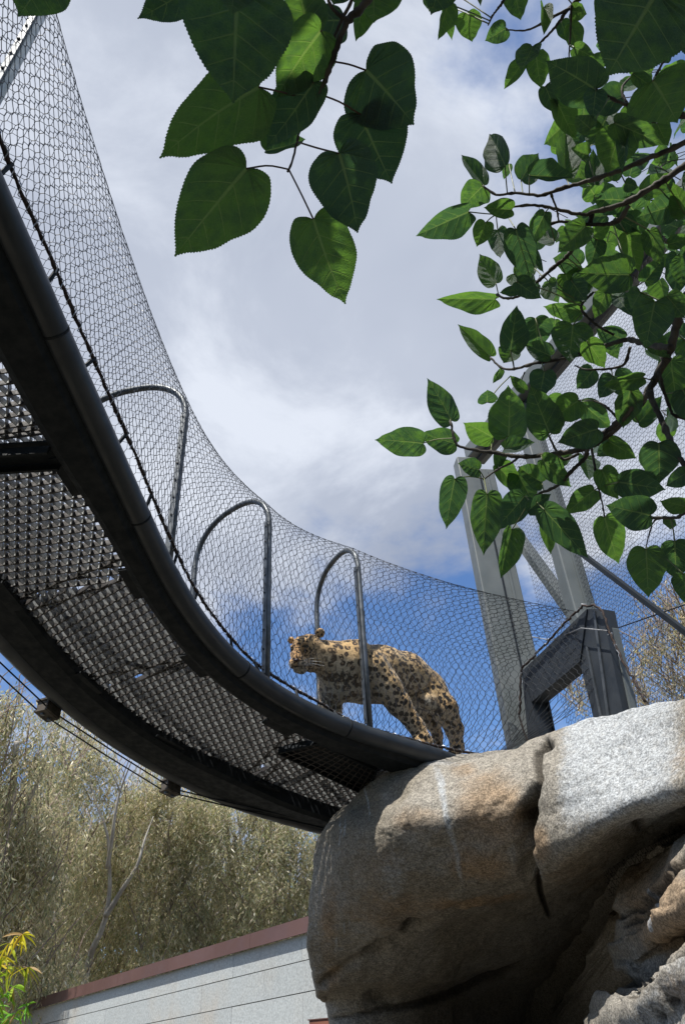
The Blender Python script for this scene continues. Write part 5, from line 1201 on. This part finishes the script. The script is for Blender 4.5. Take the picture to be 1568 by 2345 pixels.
# more leaves of the same crown behind and beyond the right edge
def fill():
    rg = random.Random(77); pool = BR5 + BR6; twig = MB()
    for k in range(160):
        if k < 100: dx, dy = rg.uniform(1290, 1640), rg.uniform(-60, 640)
        else: dx, dy = rg.uniform(1180, 1700), rg.uniform(420, 1120)
        if dx < 1290 + (dy - 300) * -.25 and dy < 420: continue
        if dy > 900 and dx > 1400 and rg.random() < .7: continue
        d = rg.uniform(2.0, 3.0); b = atd(dx, dy, d); L = rg.uniform(.07, .12)
        v = Vector((rg.uniform(-1, .6), rg.uniform(-1, 1), rg.uniform(-1, .5))).normalized(); q = pool[rg.randrange(len(pool))]
        put_leaf(q[0], b, b + v * L, L * rg.uniform(.6, .85), rg.uniform(-.7, .7), LEAFS[rg.randrange(8)], rg.random() < .5)
        if rg.random() < .5: twig.tube(cr([tuple(b), tuple(b - v * .03 + ZU * .02), tuple(b + Vector((.10, rg.uniform(-.05, .08), rg.uniform(-.02, .09))))], 6), .0014, 4)
    for k in range(150):
        dx, dy = rg.uniform(1680, 2500), rg.uniform(-150, 1250); b = atd(dx, dy, rg.uniform(1.6, 2.6)); L = rg.uniform(.08, .12); v = Vector((rg.uniform(-1, .6), rg.uniform(-1, 1), rg.uniform(-1, .4))).normalized(); q = pool[rg.randrange(len(pool))]
        put_leaf(q[0], b, b + v * L, L * rg.uniform(.65, .9), rg.uniform(-.7, .7), LEAFS[rg.randrange(8)], rg.random() < .5)
    twig.build('twigs', M_BR, treeB)['kind'] = 'stuff'
fill()
# trunks and limbs, out of the picture to the right and overhead
def limb(tree, pts, r0, r1, name='limb'):
    R = cr(pts, 24); MB().tube(R, [r0 + (r1 - r0) * i / 23 for i in range(24)], 10).build(name, M_BR, tree, True)
limb(treeB, [(3.4, 1.0, 0), (3.3, 1.0, 1.5), (3.25, .95, 2.8), (3.3, .9, 4.2), (3.2, .9, 5.2)], .13, .05, 'trunk')
def end(X, p, d): return tuple(atd(*X(*p), d))
limb(treeB, [(3.25, .95, 2.6), (2.6, 1.1, 3.0), end(X6, (1900, -330), 1.5), end(X6, (1800, -200), 1.6)], .06, .020)
limb(treeB, [(3.28, .9, 3.4), (2.6, 1.2, 3.4), end(X5, (1800, 720), 1.85)], .05, .016); limb(treeB, [(3.28, .9, 3.6), (2.4, 1.1, 3.6), end(X5, (1800, 640), 1.75)], .04, .012)
limb(treeB, [(3.28, .9, 3.8), (2.2, 1.0, 3.9), end(X5, (1150, -120), 1.75)], .03, .007); limb(treeB, [(3.28, .9, 3.7), (2.2, .9, 3.5), end(X5, (1800, 630), 1.5)], .03, .008); limb(treeB, [(3.25, .95, 2.6), (2.2, 1.2, 2.5), end(X6, (1750, 1050), 1.6)], .02, .006)
limb(treeA, [(.9, -1.6, 0), (.9, -1.55, 1.6), (.85, -1.4, 2.8), (.6, -1.0, 3.6), (.3, -.6, 4.2)], .11, .05, 'trunk')
limb(treeA, [(.6, -1.0, 3.5), (.5, -.4, 3.4), (.4, .0, 3.0), end(X3, (1210, -170), .95)], .03, .007); limb(treeA, [(.7, -1.2, 3.2), (.8, -.3, 3.2), end(X5, (1900, -300), .85)], .025, .007); limb(treeA, [(.8, -1.3, 3.0), (1.0, -.2, 2.8), end(X5, (1900, 300), 1.0)], .02, .004)
def canopy():
    """the rest of the crowns, above and behind the viewer: what keeps the near leaves and the path in shade"""
    rg = random.Random(99)
    for tree, n, cx, cy, cz, rx, ry, rz in ((treeA, 1500, .0, -.75, 4.0, 1.9, 1.5, .75), (treeB, 200, 4.0, .3, 5.0, 1.0, 1.1, .8)):
        V = []; Fc = []; UVs = []; src = leaf_low
        for k in range(n):
            while True:
                x, y, z = rg.uniform(-1, 1), rg.uniform(-1, 1), rg.uniform(-1, 1)
                if x * x + y * y + z * z < 1: break
            p = Vector((cx + x * rx, cy + y * ry, cz + z * rz)); dq = p - EYE
            dd = dq.dot(FW)
            if dd > .02:
                q = disp_of(p)
                if -260 < q[0] < 1830 and -260 < q[1] < 2600: continue
            a = Vector((rg.uniform(-1, 1), rg.uniform(-1, 1), rg.uniform(-.5, .3))).normalized(); nrm = Vector((rg.uniform(-.5, .5), rg.uniform(-.5, .5), 1)); xx = a.cross(nrm).normalized(); L = rg.uniform(.11, .17); o = len(V)
            for vx, vy, vz in src: V.append(tuple(p + xx * vx * L + a * vy * L - ZU * abs(vx) * L * .2))
            Fc.append(tuple(range(o, o + len(src))))
        me = bpy.data.meshes.new('crown'); me.from_pydata(V, [], Fc); me.uv_layers.new(name='vein'); ob = link('crown', me, M_LEAF, tree); ob['kind'] = 'stuff'
leaf_low = [(x, y, 0) for x, y in OUTL[:-1]] + [(0, 1.03, 0)] + [(-x, y, 0) for x, y in OUTL[1:-1][::-1]]
canopy()

# ------------------------------------------------------------------ unseen leafy screen behind the viewer, added to keep rock and leaves shaded
def added_shade_hedge():
    t = thing('added_shade_hedge', 'added dark leafy screen behind the viewer, unseen, blocking light', 'added_shade_hedge', (0, -5.5, 0)); rg = np.random.default_rng(6)
    m, g = mat('added_hedge_leaf'); tc = g.node('ShaderNodeTexCoord').outputs['Object']; c = g.mix(g.ramp(g.noise(tc, 2, 5), .35, .65), (.025, .05, .018), (.055, .085, .03)); out(g, principled(g, c, .7).outputs[0])
    for a, b in (((-9, -5.5), (9, -5.5)), ((6.5, -5.5), (6.8, 1.0)), ((-8.5, -5.5), (-8, 0))):
        A = Vector((*a, 0)); Bq = Vector((*b, 0)); MB().bar(A + ZU * 1.7, Bq + ZU * 1.7, 1.2, 3.4).build('added_hedge_core', m, t)
        n = 5000; q = rg.random(n)[:, None]; P = np.array(A) + (np.array(Bq) - np.array(A)) * q + rg.normal(size=(n, 3)) * [.45, .45, 0] + [0, 0, 1] * rg.uniform(0, 3.8, (n, 1)); D = rg.normal(size=(n, 3)) * .07; E = rg.normal(size=(n, 3)) * .05
        V = np.stack([P, P + D + E, P + D * 2, P + D - E], 1).reshape(-1, 3); me = bpy.data.meshes.new('foliage'); me.from_pydata(V.tolist(), [], np.arange(len(V)).reshape(-1, 4).tolist()); link('foliage', me, m, t)['kind'] = 'stuff'
added_shade_hedge()
